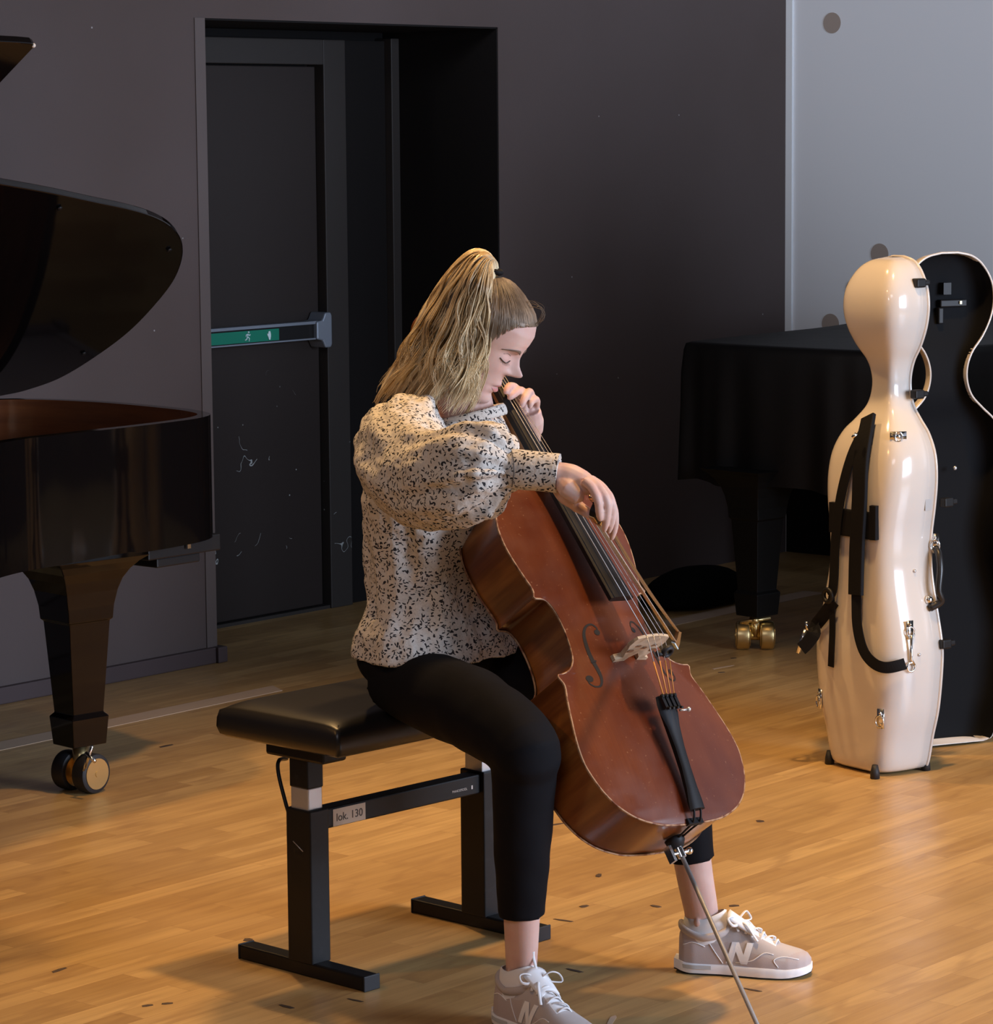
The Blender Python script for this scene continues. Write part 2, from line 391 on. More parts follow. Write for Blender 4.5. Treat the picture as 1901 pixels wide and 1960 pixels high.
# pale strips set in the floor
def strip(p0, p1, q0, q1, name):
    b = MB(); V = [p0, p1, q1, q0]; V = [np.array([v[0], v[1], 0.0004]) for v in V] + [np.array([v[0], v[1], 0.0016]) for v in V]
    b.add(V, [(3, 2, 1, 0), (4, 5, 6, 7), (0, 1, 5, 4), (1, 2, 6, 5), (2, 3, 7, 6), (3, 0, 4, 7)]); return b.build(name, M['pale_tape'], smooth=False)
s1 = strip(wp(3.0, 6.40), wp(6.66, 6.44), wp(3.0, 6.52), wp(6.70, 6.52), 'trim_6'); struct(s1)
s2 = strip(wp(8.36, 6.22), wp(9.3, 6.22), wp(8.36, 6.31), wp(9.3, 6.31), 'trim_7'); struct(s2)

# ================================================================== black scraps on the floor
SCRAP = {(113, 1857): 'dark tape scrap on the floor at the bottom left corner', (475, 1799): 'squarish dark tape scrap just behind the left foot bar of the bench', (320, 1921): 'dark tape scrap at the bottom edge, left of the left foot bar',
 (282, 1925): 'leftmost of the two tape scraps at the bottom edge left of the bench', (548, 1927): 'dark tape scrap in front of the left foot bar of the bench', (680, 1915): 'thin dark tape scrap at the near tip of the left foot bar',
 (1078, 1762): 'thin dark tape scrap just right of the right foot bar tip', (1118, 1735): 'dark tape scrap between the shins, nearer the right leg', (1146, 1676): 'small dark tape scrap below the bottom curve of the cello',
 (1455, 1572): 'dark tape scrap right of the lower end of the cello', (1066, 1578): 'dark tape scrap beside the knee, left of the cello bottom', (1100, 1858): 'dark tape scrap right of the nearer ankle', (1405, 1734): 'dark tape scrap behind the laces of the farther sneaker',
 (1255, 1735): 'dark tape scrap left of the farther ankle', (318, 1428): 'dark tape scrap between the piano caster and the bench seat', (1404, 1260): 'tiny dark tape scrap in front of the brass caster', (1381, 1287): 'tiny dark tape scrap below the pale streak near the brass caster', (1440, 1895): 'thin dark tape scrap in front of the farther sneaker by the endpin'}
for (x, y, l, wd, a) in ((113, 1857, .022, .006, 1.0), (475, 1799, .010, .012, 0), (320, 1921, .012, .006, .3), (548, 1927, .020, .006, 2.4), (680, 1915, .02, .004, 2.5),
                         (1078, 1762, .024, .005, 2.6), (1118, 1735, .012, .008, .8), (1146, 1676, .016, .007, 1.4), (1455, 1572, .010, .012, .2), (1066, 1578, .02, .006, .6), (1100, 1858, .022, .005, 2.4),
                         (1405, 1734, .012, .008, .2), (1255, 1735, .014, .007, 2.4), (318, 1428, .026, .008, .9), (1404, 1260, .010, .007, .4), (1381, 1287, .012, .006, .4), (1440, 1895, .022, .004, 2.5),(282,1925,.012,.006,.5)):
    c = onz(x, y); u = np.array([math.cos(a), math.sin(a), 0]); v2 = np.array([-u[1], u[0], 0])
    poly = [(-l, -wd*.6), (-l*.3, -wd), (l*.9, -wd*.7), (l, wd*.3), (l*.2, wd), (-l*.8, wd*.8)]
    b = MB(); b.prism(poly, c+Z*0.0003, u, v2, Z, 0.0006)
    tag(b.build('tape_scrap', M['tape'], smooth=False), SCRAP[(x, y)], 'tape scrap', 'dark tape scraps scattered on the floor')
for (x, y, l, a) in ((1385, 1277, .05, .15), (1172, 1952, .03, .75), (1120, 1793+60, .0, 0)):
    if not l: continue
    c = onz(x, y); u = W*math.cos(a-.3)+N*math.sin(a-.3); v2 = np.cross(Z, u)
    b = MB(); b.prism([(-l, -.006), (l*.6, -.005), (l, .0), (l*.5, .007), (-l, .004)], c+Z*0.0003, u, v2, Z, 0.0005)
    tag(b.build('pale_tape_scrap', M['pale_tape'], smooth=False), 'pale tape streak on the floor in front of the brass caster' if x == 1385 else 'short pale tape streak at the bottom edge between the two sneakers', 'tape scrap')

# ================================================================== piano bench
def bp_(a, p, z=0.0): return BW*a + BN*p + Z*z
fa = [onz(460.2, 1836.6), onz(696.6, 1899.5), onz(787.5, 1746.7), onz(1025.2, 1804.6)]
al = [(q @ BW, q @ BN) for q in fa]
aL = (al[0][0]+al[1][0])/2; aR = (al[2][0]+al[3][0])/2
pn = (al[1][1]+al[3][1])/2; pf = (al[0][1]+al[2][1])/2; pc = (pn+pf)/2
bench = thing('piano_bench', 'black adjustable piano bench with padded leather seat under the seated cellist', 'bench', bp_((aL+aR)/2, pc))
ax = (BW, BN)
fw = 0.042
for k, a in enumerate((aL, aR)):
    b = MB().wbox(a, a+fw, pn, pf, 0.001, 0.031, ax); o = b.build('foot_bar', M['blackmetal'], bench, smooth=False); bevel(o, 0.004)
    for p in (pn, pf):
        s = -1 if p == pn else 1
        b = MB(); b.wbox(a-0.0008, a+fw+0.0008, min(p, p+s*0.004), max(p, p+s*0.004), 0.0, 0.032, ax)
        bevel(b.build('foot_cap', M['rubber'], o, smooth=False), 0.002)
    pcl = pc-0.004
    b = MB().wbox(a-0.003, a+0.052-0.003, pcl-0.036, pcl+0.036, 0.028, 0.345, ax); col_ = bevel(b.build('leg', M['blackmetal'], bench, smooth=False), 0.003)
    b = MB().wbox(a+0.002, a+0.042, pcl-0.026, pcl+0.026, 0.34, 0.39, ax); bevel(b.build('silver_sleeve', M['silver'], bench, smooth=False), 0.003)
    b = MB().wbox(a+0.0, a+0.044, pcl-0.027, pcl+0.027, 0.388, 0.462, ax); bevel(b.build('upper_post', M['blackmetal'], bench, smooth=False), 0.003)
    b = MB().wbox(a-0.012, a+0.056, pcl-0.085, pcl+0.085, 0.448, 0.478, ax); bevel(b.build('seat_bracket', M['blackmetal'], bench, smooth=False), 0.006)
# cross beam
bm0, bm1 = 0.2985, 0.340
beam = bevel(MB().wbox(aL+0.045, aR, pc-0.028, pc+0.012, bm0, bm1, ax).build('cross_beam', M['blackmetal'], bench, smooth=False), 0.003)
# label plate on the beam : lok. 130
pb = pc-0.0285
BWp = lambda px, py: onpl(px, py, BN*pb, BN)
q0 = BWp(637, 1556); q1 = BWp(699, 1541); q2 = BWp(637, 1580)
a0, a1 = q0 @ BW, q1 @ BW
zz0, zz1 = bm0+0.004, bm1-0.008
lab = MB().wbox(a0, a1, pb-0.0012, pb, zz0-0.002, zz1+0.004, ax).build('label_plate', M['label'], beam, smooth=False); bevel(lab, 0.001)
def text(body, size, origin, xdir, ydir, matl, parent, name, ext=0.0004, fit=None):
    cu = bpy.data.curves.new(name, 'FONT'); cu.body = body; cu.size = size; cu.extrude = ext; cu.align_x = 'CENTER'; cu.align_y = 'CENTER'
    tmp = bpy.data.objects.new(name, cu); COL.objects.link(tmp)
    dg = bpy.context.evaluated_depsgraph_get(); dg.update()
    me = bpy.data.meshes.new_from_object(tmp.evaluated_get(dg)); bpy.data.objects.remove(tmp)
    v = np.zeros(len(me.vertices)*3); me.vertices.foreach_get('co', v); v = v.reshape(-1, 3)
    sx = 1.0
    if fit: sx = fit/max(1e-6, v[:, 0].max()-v[:, 0].min())
    zd = np.cross(xdir, ydir)
    V = np.array(origin) + np.outer(v[:, 0]*sx, xdir) + np.outer(v[:, 1]*min(sx, 1.2) if fit else v[:, 1], ydir) + np.outer(v[:, 2], zd)
    F = [tuple(p.vertices) for p in me.polygons]
    bpy.data.meshes.remove(me)
    return mk(name, V, F, matl, parent, smooth=False)
text('lok. 130', 0.026, bp_((a0+a1)/2, pb-0.0014, (zz0+zz1)/2), BW, Z, M['ink'], lab, 'lettering', fit=(a1-a0)*0.8)
am = (onpl(880, 1516, BN*pb, BN)) @ BW
text('PIANOSTOOL', 0.006, bp_(am, pb-0.0002, 0.315), BW, Z, M['silver'], beam, 'small_print', fit=0.045)
MB().wbox(am+0.035, am+0.039, pb-0.0008, pb, 0.312, 0.320, ax).build('rivet', M['silver'], beam, smooth=False)
# seat cushion
sa0, sa1, sp0, sp1, sz0, sz1 = aL-0.05, aR+0.085, pc-0.175, pc+0.175, 0.478, 0.552
def cushion(a0, a1, p0, p1, z0, z1, nx=44, ny=28):
    V = []; F = []
    def prof(u, v):   # u,v in -1..1
        e = (1-abs(u)**14)*(1-abs(v)**10); return z1 - 0.014*(1-e)**1.0 + 0.005*(1-u*u)*(1-v*v) - 0.004*(abs(u)*abs(v))**8
    us = np.sin(np.linspace(-1, 1, nx)*math.pi/2)*.35+np.linspace(-1, 1, nx)*.65; vs = np.sin(np.linspace(-1, 1, ny)*math.pi/2)*.35+np.linspace(-1, 1, ny)*.65
    ac, pc_, ha, hp = (a0+a1)/2, (p0+p1)/2, (a1-a0)/2, (p1-p0)/2
    for j, v in enumerate(vs):
        for i, u in enumerate(us):
            V.append(bp_(ac+u*ha, pc_+v*hp, prof(u, v)))
    idx = lambda i, j: j*nx+i
    for j in range(ny-1):
        for i in range(nx-1): F.append((idx(i, j), idx(i+1, j), idx(i+1, j+1), idx(i, j+1)))
    ring = [idx(i, 0) for i in range(nx)] + [idx(nx-1, j) for j in range(1, ny)] + [idx(i, ny-1) for i in range(nx-2, -1, -1)] + [idx(0, j) for j in range(ny-2, 0, -1)]
    prev = ring
    for zf, inset in ((0.72, -0.004), (0.4, -0.005), (0.12, 0.0), (0.0, 0.010)):
        new = []
        for r in ring:
            v = V[r]; a, p = v @ BW, v @ BN
            a = ac + (a-ac)*(1-inset/ha); p = pc_ + (p-pc_)*(1-inset/hp)
            new.append(len(V)); V.append(bp_(a, p, z0+(z1-0.018-z0)*zf))
        k = len(ring)
        for q in range(k): F.append((prev[q], new[q], new[(q+1) % k], prev[(q+1) % k]))
        prev = new
    F.append(tuple(prev[::-1]))
    return V, F
V, F = cushion(sa0, sa1, sp0, sp1, sz0, sz1); o = mk('seat', V, F, M['leather'], bench); recalc(o)
b = MB()
for (a, p) in ((sa0+.003, sp0+.003),):
    b.tube(catmull([bp_(a+.012, p+.012, sz1-.010), bp_(a, p, sz1-.028), bp_(a-.003, p-.003, sz0+.02)], 8), 0.0016, 6)
b.build('seam', M['leather'], o)
# adjusting crank
b = MB(); hp = [aty(549, 1452, 6.20), aty(534, 1456, 6.14), aty(533, 1480, 6.13), aty(545, 1530, 6.11), aty(556, 1568, 6.10)]
b.tube(catmull(hp, 24), 0.0042, 8); cr = b.build('crank_handle', M['blackmetal'], bench)
MB().tube([aty(555, 1563, 6.10), aty(559, 1577, 6.10)], 0.0062, 8).build('crank_knob', M['blackplastic'], cr)
b = MB(); q = onpl(561, 1610, BW*(aL-0.0035), BW); q2 = onpl(580, 1630, BW*(aL-0.0035), BW); b.tube([q, q2], 0.0012, 4); b.build('scratch', M['silver'], bench)

# ================================================================== open grand piano on the left
pz0, pz1 = 0.62, 0.95
piano = thing('grand_piano', 'glossy black grand piano with raised lid at the left edge of the picture', 'piano', wp(5.0, 6.1))
# plan outline (along, perp): near side, tail round, far spine, keyboard end
out = [(4.10, 5.22), (4.42, 5.24), (4.62, 5.42), (4.80, 5.64), (5.0, 5.735), (5.20, 5.75), (5.40, 5.752), (5.58, 5.765), (5.70, 5.79), (5.79, 5.85), (5.845, 5.96), (5.872, 6.10), (5.888, 6.26), (5.886, 6.40), (5.855, 6.56), (5.79, 6.67), (5.68, 6.715), (5.5, 6.72), (4.1, 6.72)]
front = np.array(out)
crv = catmull(front[:18], 120)
outline = np.vstack([crv, front[18:]])
def inset(P, d):
    P = np.asarray(P); T = np.roll(P, -1, 0)-np.roll(P, 1, 0); T /= np.linalg.norm(T, axis=1)[:, None]
    Nn = np.stack([-T[:, 1], T[:, 0]], 1); return P+Nn*d
inn = inset(outline, 0.035)
V = []; k = len(outline)
for (P, z) in ((outline, pz0), (outline, pz1), (inn, pz1), (inn, pz0+0.02)): V += [wp(p[0], p[1], z) for p in P]
F = []; I = []
for L in range(3):
    for j in range(k): F.append((L*k+j, L*k+(j+1) % k, (L+1)*k+(j+1) % k, (L+1)*k+j)); I.append(1 if L == 2 else 0)
F.append(tuple(range(k-1, -1, -1))); I.append(0)
rim = mk('rim', V, F, [M['pianoblack'], M['pianobrown']], piano, mi=I); recalc(rim); autosmooth(rim, 30)
Vf = [wp(p[0], p[1], pz0+0.14) for p in inn]; mk('soundboard', Vf, [tuple(range(k))], M['pianobrown'], piano, smooth=False)
gp = [(4.15, 5.3), (4.45, 5.33), (4.7, 5.62), (5.0, 5.80), (5.22, 5.95), (5.3, 6.2), (5.2, 6.55), (4.15, 6.6)]
MB().prism(gp, wp(0, 0, pz0+0.16), W, N, Z, 0.02).build('iron_plate', M['felt'], piano, smooth=False)
MB().prism([(4.06, 5.24), (4.92, 5.74), (4.95, 5.80), (4.15, 5.34)], wp(0, 0, pz1-0.03), W, N, Z, 0.008).build('music_shelf', M['felt'], piano, smooth=False)
# underside blocks near the tail
b = MB(); b.wbox(5.56, 5.83, 5.86, 6.05, pz0-0.045, pz0); b.wbox(5.60, 5.76, 5.87, 5.98, pz0-0.07, pz0-0.045)
bevel(b.build('underside_block', M['blackplastic'], piano, smooth=False), 0.004)
b = MB(); c = wp(5.70, 5.853, pz0-0.018); b.box(c, (0.006, 0.004, 0.008), (W, N, Z)); b.build('latch', M['chrome'], piano, smooth=False)
# lid : slab hinged on the spine, raised
th = math.radians(35); hp_ = 6.70; hz = 0.975
LD = -N*math.cos(th)+Z*math.sin(th); LN = np.cross(W, LD)
if LN @ (EYE-wp(5.5, 6, 1.2)) < 0: LN = -LN
P0 = wp(0, hp_, hz)
pxs = [(0, 352), (95, 369), (184, 388), (250, 402), (300, 418), (332, 438), (350, 468), (346, 508), (322, 554), (262, 622), (200, 672), (120, 722), (50, 748), (0, 759)]
lo = []
for p in pxs:
    q = onpl(p[0], p[1], P0, LN); lo.append((q @ W, (q-P0) @ LD))
lo = list(catmull(lo, 90))
lo = [(4.1, 1.50), (4.55, 1.46), (4.75, 1.26), (4.92, 1.10)] + lo + [(5.55, 0.0), (4.1, 0.0)]
b = MB(); b.prism(lo, P0, W, LD, -LN, 0.022); lid = b.build('lid', M['pianoblack'], piano, smooth=False); bevel(lid, 0.004)
# points on the underside of the lid, for the rubber buffers
def lidpt(px, py, h=0.0): return onpl(px, py, P0+LN*h, LN)
for (x, y) in ((114, 399), (324, 479), (160, 677)):
    c = lidpt(x, y, 0.004); b = MB(); b.sph(c, (0.008, 0.008, 0.004), 10, 6, (W, LD, LN)); b.build('rubber_buffer', M['blackplastic'], lid)
fl = []
for p in ((0, 80), (40, 82), (62, 84), (68, 88), (0, 160)):
    q = onpl(p[0], p[1], P0-LN*0.024, LN); fl.append((q @ W, (q-P0) @ LD))
x0, y0 = fl[0]; x4, y4 = fl[4]
poly = [(x0-0.5, y0)] + fl[:4] + [(x4, y4), (x4-0.35, y4-0.30), (x0-0.5, y4-0.30)]
b = MB(); b.prism(poly, P0-LN*0.024, W, LD, -LN, 0.02); bevel(b.build('lid_front_flap', M['pianoblack'], piano, smooth=False), 0.003)
b = MB(); c = onpl(64, 87, P0-LN*0.026, LN); b.sph(c, 0.0055, 8, 6); b.build('chipped_corner', M['label'], piano)
# tail leg and twin caster
def square_leg(pos, ax, ay, z0, z1, parent, name='leg', matl=None):
    prof = [(z0, 0.052, 0.046), (z0+0.075, 0.058, 0.052), (z0+0.085, 0.048, 0.043), (z1-0.17, 0.064, 0.058), (z1-0.165, 0.070, 0.064), (z1-0.13, 0.073, 0.066), (z1-0.09, 0.081, 0.073), (z1-0.06, 0.091, 0.082), (z1-0.035, 0.106, 0.096), (z1-0.015, 0.124, 0.112), (z1, 0.145, 0.13)]
    rings = []
    for z, hx, hy in prof: rings.append([pos+ax*sx*hx+ay*sy*hy+Z*(z-pos[2]) for sx, sy in ((-1, -1), (1, -1), (1, 1), (-1, 1))])
    V, F = loft(rings); o = mk(name, V, F, matl or M['pianoblack'], parent, smooth=False); recalc(o); bevel(o, 0.002); return o
lc = onz(207, 1482); lc = np.array([lc[0], lc[1], 0.0])
lax = W*math.cos(-0.05)+N*math.sin(-0.05)
lq = wp(5.30, 5.86)
leg = square_leg(lq, np.array([0.72, 0.69, 0]), np.array([-0.69, 0.72, 0]), 0.125, pz0, piano)
def twin_caster(c, axle, r, wd, gap, m_rim, m_cap, parent, tyre=None):
    fwd = np.cross(Z, axle)
    for s in (-1, 1):
        p = c + axle*s*(gap/2+wd/2) + Z*r
        b = MB(); prof = [(-wd/2, r*.86), (-wd/2+.003, r*.97), (-wd*.3, r), (wd*.3, r), (wd/2-.003, r*.97), (wd/2, r*.86)]
        b.tube([p+axle*q[0] for q in prof], [q[1] for q in prof], 36); wl = b.build('wheel', m_rim, parent); autosmooth(wl, 35)
        b = MB(); b.tube([p-axle*(wd/2+.002), p+axle*(wd/2+.002)], r*.78, 36); b.tube([p-axle*(wd/2+.004), p+axle*(wd/2+.004)], r*.16, 16); autosmooth(b.build('hub_cap', m_cap, wl), 35)
    b = MB(); b.tube([c+Z*r-axle*(gap/2), c+Z*r+axle*(gap/2)], r*.35, 16); b.tube([c+Z*r*.9, c+Z*r*2.3], r*.38, 16); b.build('axle_block', m_cap, parent)
ca = (onz(222, 1518)-onz(150, 1510)); ca[2] = 0; ca /= np.linalg.norm(ca)
cm = lq.copy()
ax_c = np.array([0.80, -0.60, 0])
twin_caster(lq, ax_c, 0.052, 0.045, 0.03, M['rubber'], M['brass'], leg)
b = MB(); b.tube([aty(163, 1470, 7.75), aty(176, 1428, 7.72)], 0.004, 8); b.tube([aty(164, 1441, 7.72), aty(182, 1458, 7.70)], 0.005, 8); b.tube([aty(160, 1475, 7.75), aty(168, 1447, 7.74)], 0.0035, 8)
b.build('brake_lever', M['chrome'], leg)
for (a, p) in ((4.30, 5.38), (4.30, 6.56)):
    l2 = square_leg(wp(a, p), W, N, 0.125, pz0, piano); twin_caster(wp(a, p), W, 0.05, 0.045, 0.03, M['rubber'], M['brass'], l2)
b = MB(); b.wbox(3.90, 4.10, 5.26, 6.68, 0.66, 0.70); b.wbox(3.90, 4.10, 5.22, 5.26, 0.62, 0.86); b.wbox(3.90, 4.10, 6.68, 6.72, 0.62, 0.86); b.build('key_bed', M['pianoblack'], piano, smooth=False)
b = MB()
for k in range(52): b.wbox(3.92, 4.07, 5.28+k*0.0269, 5.304+k*0.0269, 0.70, 0.725)
MB_keys = b.build('keyboard', M['signwhite'], piano, smooth=False)
b = MB(); b.wbox(4.28, 4.32, 5.90, 5.93, 0.12, 0.62); b.wbox(4.28, 4.32, 6.01, 6.04, 0.12, 0.62); b.wbox(4.22, 4.36, 5.84, 6.10, 0.08, 0.13); b.build('pedal_lyre', M['pianoblack'], piano, smooth=False)

# ================================================================== covered grand piano at the back
cov = thing('covered_grand_piano', 'grand piano under a black cloth cover standing by the back wall', 'piano', wp(9.0, 5.6))
co = [(8.16, 6.02), (8.13, 5.80), (8.12, 5.45), (8.16, 5.24), (8.30, 5.14), (8.60, 5.10), (8.9, 4.98), (9.15, 4.72), (9.4, 4.55), (9.95, 4.52), (9.98, 6.04), (8.9, 6.05)]
cc = catmull(co+[co[0]], 300)[:-1]
ctr = np.array([9.0, 5.5])
rings = []
nf = len(cc)
ang = np.linspace(0, 2*math.pi, nf, endpoint=False)
for z, gsc, fold in ((0.995, 0.90, 0), (1.0, 0.97, 0), (0.995, 0.992, 0), (0.975, 1.0, 0.0), (0.90, 1.004, 0.004), (0.80, 1.006, 0.004), (0.68, 1.008, 0.006), (0.54, 1.010, 0.009)):
    f = fold*(np.sin(ang*17+z*2)+0.6*np.sin(ang*29+1))
    d = cc-ctr; L = np.linalg.norm(d, axis=1)[:, None]
    P = ctr + d*gsc + d/L*f[:, None]
    zz = z + (0.008*np.sin(ang*9)*(z < 0.6))
    rings.append([wp(p[0], p[1], q) for p, q in zip(P, zz*np.ones(nf))])
V, F = loft(rings, cap=False); F.append(tuple(range(nf)))
o = mk('cloth_cover', V, F, M['cover'], cov); recalc(o)
b = MB(); b.prism([(8.25, 5.25), (9.9, 4.7), (9.9, 5.95), (8.25, 5.95)], wp(0, 0, 0.60), W, N, Z, 0.3); b.build('piano_case', M['pianoblack'], cov, smooth=False)
cl = (onz(1420, 1247)+onz(1475, 1247))/2; cl[2] = 0
cax = np.array([1.0, -0.03, 0])
q = cl + np.array([0.06, 0.16, 0])
legb = cl+np.array([0.0, 0.10, 0])
l2 = square_leg(cl+np.array([.008, .06, 0]), np.array([0.72, 0.69, 0]), np.array([-0.69, 0.72, 0]), 0.112, 0.60, cov, matl=M['dullblack'])
twin_caster(cl+np.array([0, .045, 0]), cax, 0.047, 0.044, 0.036, M['brass'], M['brass'], l2)
b = MB(); c = cl+Z*0.098+np.array([0, .03, 0]); b.tube([c-cax*.05-Z*.006, c+cax*.05+Z*.008], 0.006, 10); b.sph(c, .013, 10, 8); b.tube([c, c-Z*.05], .008, 8); b.build('brake_lever', M['brass'], l2)
for (a, p) in ((9.6, 4.8), (9.6, 5.85)): square_leg(wp(a, p), W, N, 0.0, 0.6, cov, matl=M['dullblack'])
# dark bag on the floor beneath it
bag = MB(); c = onz(1330, 1158); rr = []
for z, sx, sy in ((0.002, .24, .12), (0.03, .27, .14), (0.08, .25, .13), (0.12, .18, .09), (0.14, .08, .04)):
    t_ = np.linspace(0, 2*math.pi, 40, endpoint=False); rr.append(c + np.outer(np.cos(t_)*sx*(1+.05*np.sin(3*t_+z*20)), W) + np.outer(np.sin(t_)*sy*(1+.05*np.sin(5*t_)), N) + Z*z)
V, F = loft(rr); bag.add(V, F); o = bag.build('cloth_bag', M['bag']); tag(o, 'limp black cloth bag lying on the floor beneath the covered piano', 'bag'); subs(o)

# added blocker, unseen beside the covered piano: keeps the daylight off the lower wall
b = MB(); b.box((2.75, 8.55, 0.93), (0.80, 0.02, 0.87)); 
for x in (2.1, 3.4): b.box((x, 8.55, 0.03), (0.03, 0.22, 0.03))
tag(b.build('daylight_blocker', M['bag'], smooth=False), 'added black panel out of view to the right of the white cello case, blocking daylight', 'light blocker')
# ================================================================== cello
M['varnish'] = mat('red_brown_varnish', rough=0.34, spec=0.35, coat=0.1, coatr=0.2); t = NT(M['varnish'])
tc = t.n('TexCoord').outputs['Object']
gr = t.noise(t.mp(tc, sc=(260, 5, 5)), 1.0, 4, 0.6); bl = t.noise(t.mp(tc, sc=(6, 3.2, 3)), 1.0, 3, 0.55)
c = t.mix(t.rng(bl, 0.35, 0.68), (0.088, 0.017, 0.005), (0.17, 0.044, 0.013))
c = t.mix(t.rng(gr, 0.3, 0.75, 0, 0.35), c, (0.085, 0.018, 0.008)); 
spk = t.noise(tc, 150, 2); c = t.mix(t.rng(spk, 0.68, 0.75, 0, 0.35), c, (0.42, 0.20, 0.10))
t.l(c, t.b.inputs['Base Color']); t.l(t.rng(t.noise(tc, 18, 4), 0.3, 0.7, 0.26, 0.42), t.b.inputs['Roughness'])
M['flame'] = mat('flamed_maple_varnish', rough=0.28, spec=0.5, coat=0.4, coatr=0.12); t = NT(M['flame'])
tc = t.n('TexCoord').outputs['Object']
fl = t.noise(t.mp(tc, sc=(3, 36, 3)), 1.0, 4, 0.6); bl = t.noise(t.mp(tc, sc=(5, 8, 2)), 1.0, 3)
c = t.mix(t.rng(fl, 0.36, 0.66), (0.19, 0.056, 0.012), (0.37, 0.135, 0.030))
c = t.mix(t.rng(bl, 0.4, 0.7, 0, 0.7), c, (0.105, 0.026, 0.010)); t.l(c, t.b.inputs['Base Color'])
M['edge'] = mat('worn_plate_edge', (0.42, 0.25, 0.14), 0.5, var=(60, (0.16, 0.05, 0.02), 0.45, 0.6))
M['ebony'] = mat('ebony', (0.009, 0.009, 0.011), 0.50, spec=0.22, var=(4, (0.028, 0.028, 0.032), 0.5, 0.75))
M['maple'] = mat('pale_maple', (0.62, 0.49, 0.35), 0.45, var=(60, (0.42, 0.31, 0.20), 0.4, 0.7, (1, 6, 1)))
M['neckwood'] = mat('neck_wood', (0.26, 0.135, 0.065), 0.4)
M['string'] = mat('steel_string', (0.45, 0.43, 0.43), 0.5, 0.6)
M['silk'] = mat('orange_string_winding', (0.75, 0.30, 0.06), 0.5)
M['fhole'] = mat('sound_hole_dark', (0.006, 0.003, 0.002), 0.8)
CR = np.array([[0.73013058, -0.36764695, 0.57597314], [0.67951449, 0.4793519, -0.55541139], [-0.07189851, 0.79690494, 0.59981091]])
CT = np.array([0.36752653, 5.6707776, -1.30569767+HC])
u_, s_, v_ = np.linalg.svd(CR); CR = u_ @ v_
def cw(x, y, z): return CR @ np.array([x, y, z]) + CT       # cello -> world
cello = thing('cello', 'red-brown cello held upright between the knees of the seated player', 'cello', None,
              M=Matrix(((CR[0, 0], CR[0, 1], CR[0, 2], CT[0]), (CR[1, 0], CR[1, 1], CR[1, 2], CT[1]), (CR[2, 0], CR[2, 1], CR[2, 2], CT[2]), (0, 0, 0, 1))))
half = [(0, 0), (.030, .0006), (.075, .004), (.110, .013), (.143, .028), (.172, .052), (.194, .085), (.2075, .125), (.211, .155), (.206, .195), (.195, .240), (.184, .280), (.175, .307), (.1745, .318), (.181, .332)]
cb = [(.178, .337), (.160, .339), (.141, .347), (.125, .364), (.115, .393), (.111, .430), (.1125, .463), (.119, .487), (.130, .500), (.150, .503)]
ub = [(.1535, .507), (.148, .518), (.1485, .530), (.155, .552), (.165, .592), (.1695, .630), (.166, .667), (.151, .703), (.122, .732), (.083, .749), (.042, .7545), (0, .755)]
hv = list(catmull(half[:-1], 70))+[np.array(half[-1])]; cv = list(catmull(cb, 44)); uv = [np.array(ub[0])]+list(catmull(ub[1:], 60))
H_ = np.array(hv+cv+uv)                       # right half from bottom to top
def wofy(y, col=H_): return np.interp(y, H_[:, 1], H_[:, 0])
for i in range(1, len(H_)):
    if H_[i, 1] <= H_[i-1, 1]: H_[i, 1] = H_[i-1, 1]+1e-5
wsx = np.array([(0, 0.001), (.004, .07), (.015, .118), (.04, .160), (.085, .194), (.125, .207), (.155, .211), (.2, .205), (.26, .180), (.32, .142), (.37, .121), (.43, .111), (.48, .122), (.52, .140), (.56, .156), (.60, .166), (.64, .169), (.68, .162), (.715, .142), (.742, .102), (.752, .06), (.755, .001)])
def arch(x, y, A=0.024):
    ws = np.interp(y, wsx[:, 0], wsx[:, 1]); ly = 1-abs((y-.3775)/.3775)**3.0
    u = min(1, abs(x)/max(ws, 1e-4)); e = max(0, 1-u*u)
    return A*max(0, ly)**0.75*e**1.15
def plate(sgn, z0, A):
    ys = H_[:, 1]; k = len(ys); nu = 37; us = np.linspace(-1, 1, nu); us = np.sign(us)*abs(us)**0.85
    V = []
    for x, y in H_:
        for u in us: V.append((u*x, y, z0+sgn*(0.0015+arch(u*x, y, A)*(1.0 if sgn > 0 else .8))))
    F = []; I = []
    for j in range(k-1):
        for i in range(nu-1):
            f = (j*nu+i, j*nu+i+1, (j+1)*nu+i+1, (j+1)*nu+i); F.append(f if sgn > 0 else f[::-1]); I.append(0)
    ring = [j*nu+nu-1 for j in range(k)] + [j*nu for j in range(k-2, 0, -1)]
    base = len(V)
    for r in ring: V.append((V[r][0], V[r][1], z0-sgn*0.003))
    q = len(ring)
    for a in range(q):
        f = (ring[a], ring[(a+1) % q], base+(a+1) % q, base+a); F.append(f[::-1] if sgn > 0 else f); I.append(1)
    # edge bead: pale worn line
    return V, F, I
OC = None
V, F, I = plate(1, 0.0, 0.024); top = mk('top_plate', V, F, [M['varnish'], M['edge']], cello, mi=I); autosmooth(top, 40)
V, F, I = plate(-1, -0.1227, 0.022); back = mk('back_plate', V, F, [M['flame'], M['edge']], cello, mi=I); autosmooth(back, 40)
ol = [(p[0], p[1]) for p in H_] + [(-p[0], p[1]) for p in H_[-2:0:-1]]
ol = np.array(ol)
def inx(P, d):
    T = np.roll(P, -1, 0)-np.roll(P, 1, 0); T /= np.maximum(np.linalg.norm(T, axis=1), 1e-9)[:, None]; Nn = np.stack([-T[:, 1], T[:, 0]], 1)
    return P+Nn*d
ri = inx(ol, 0.004)
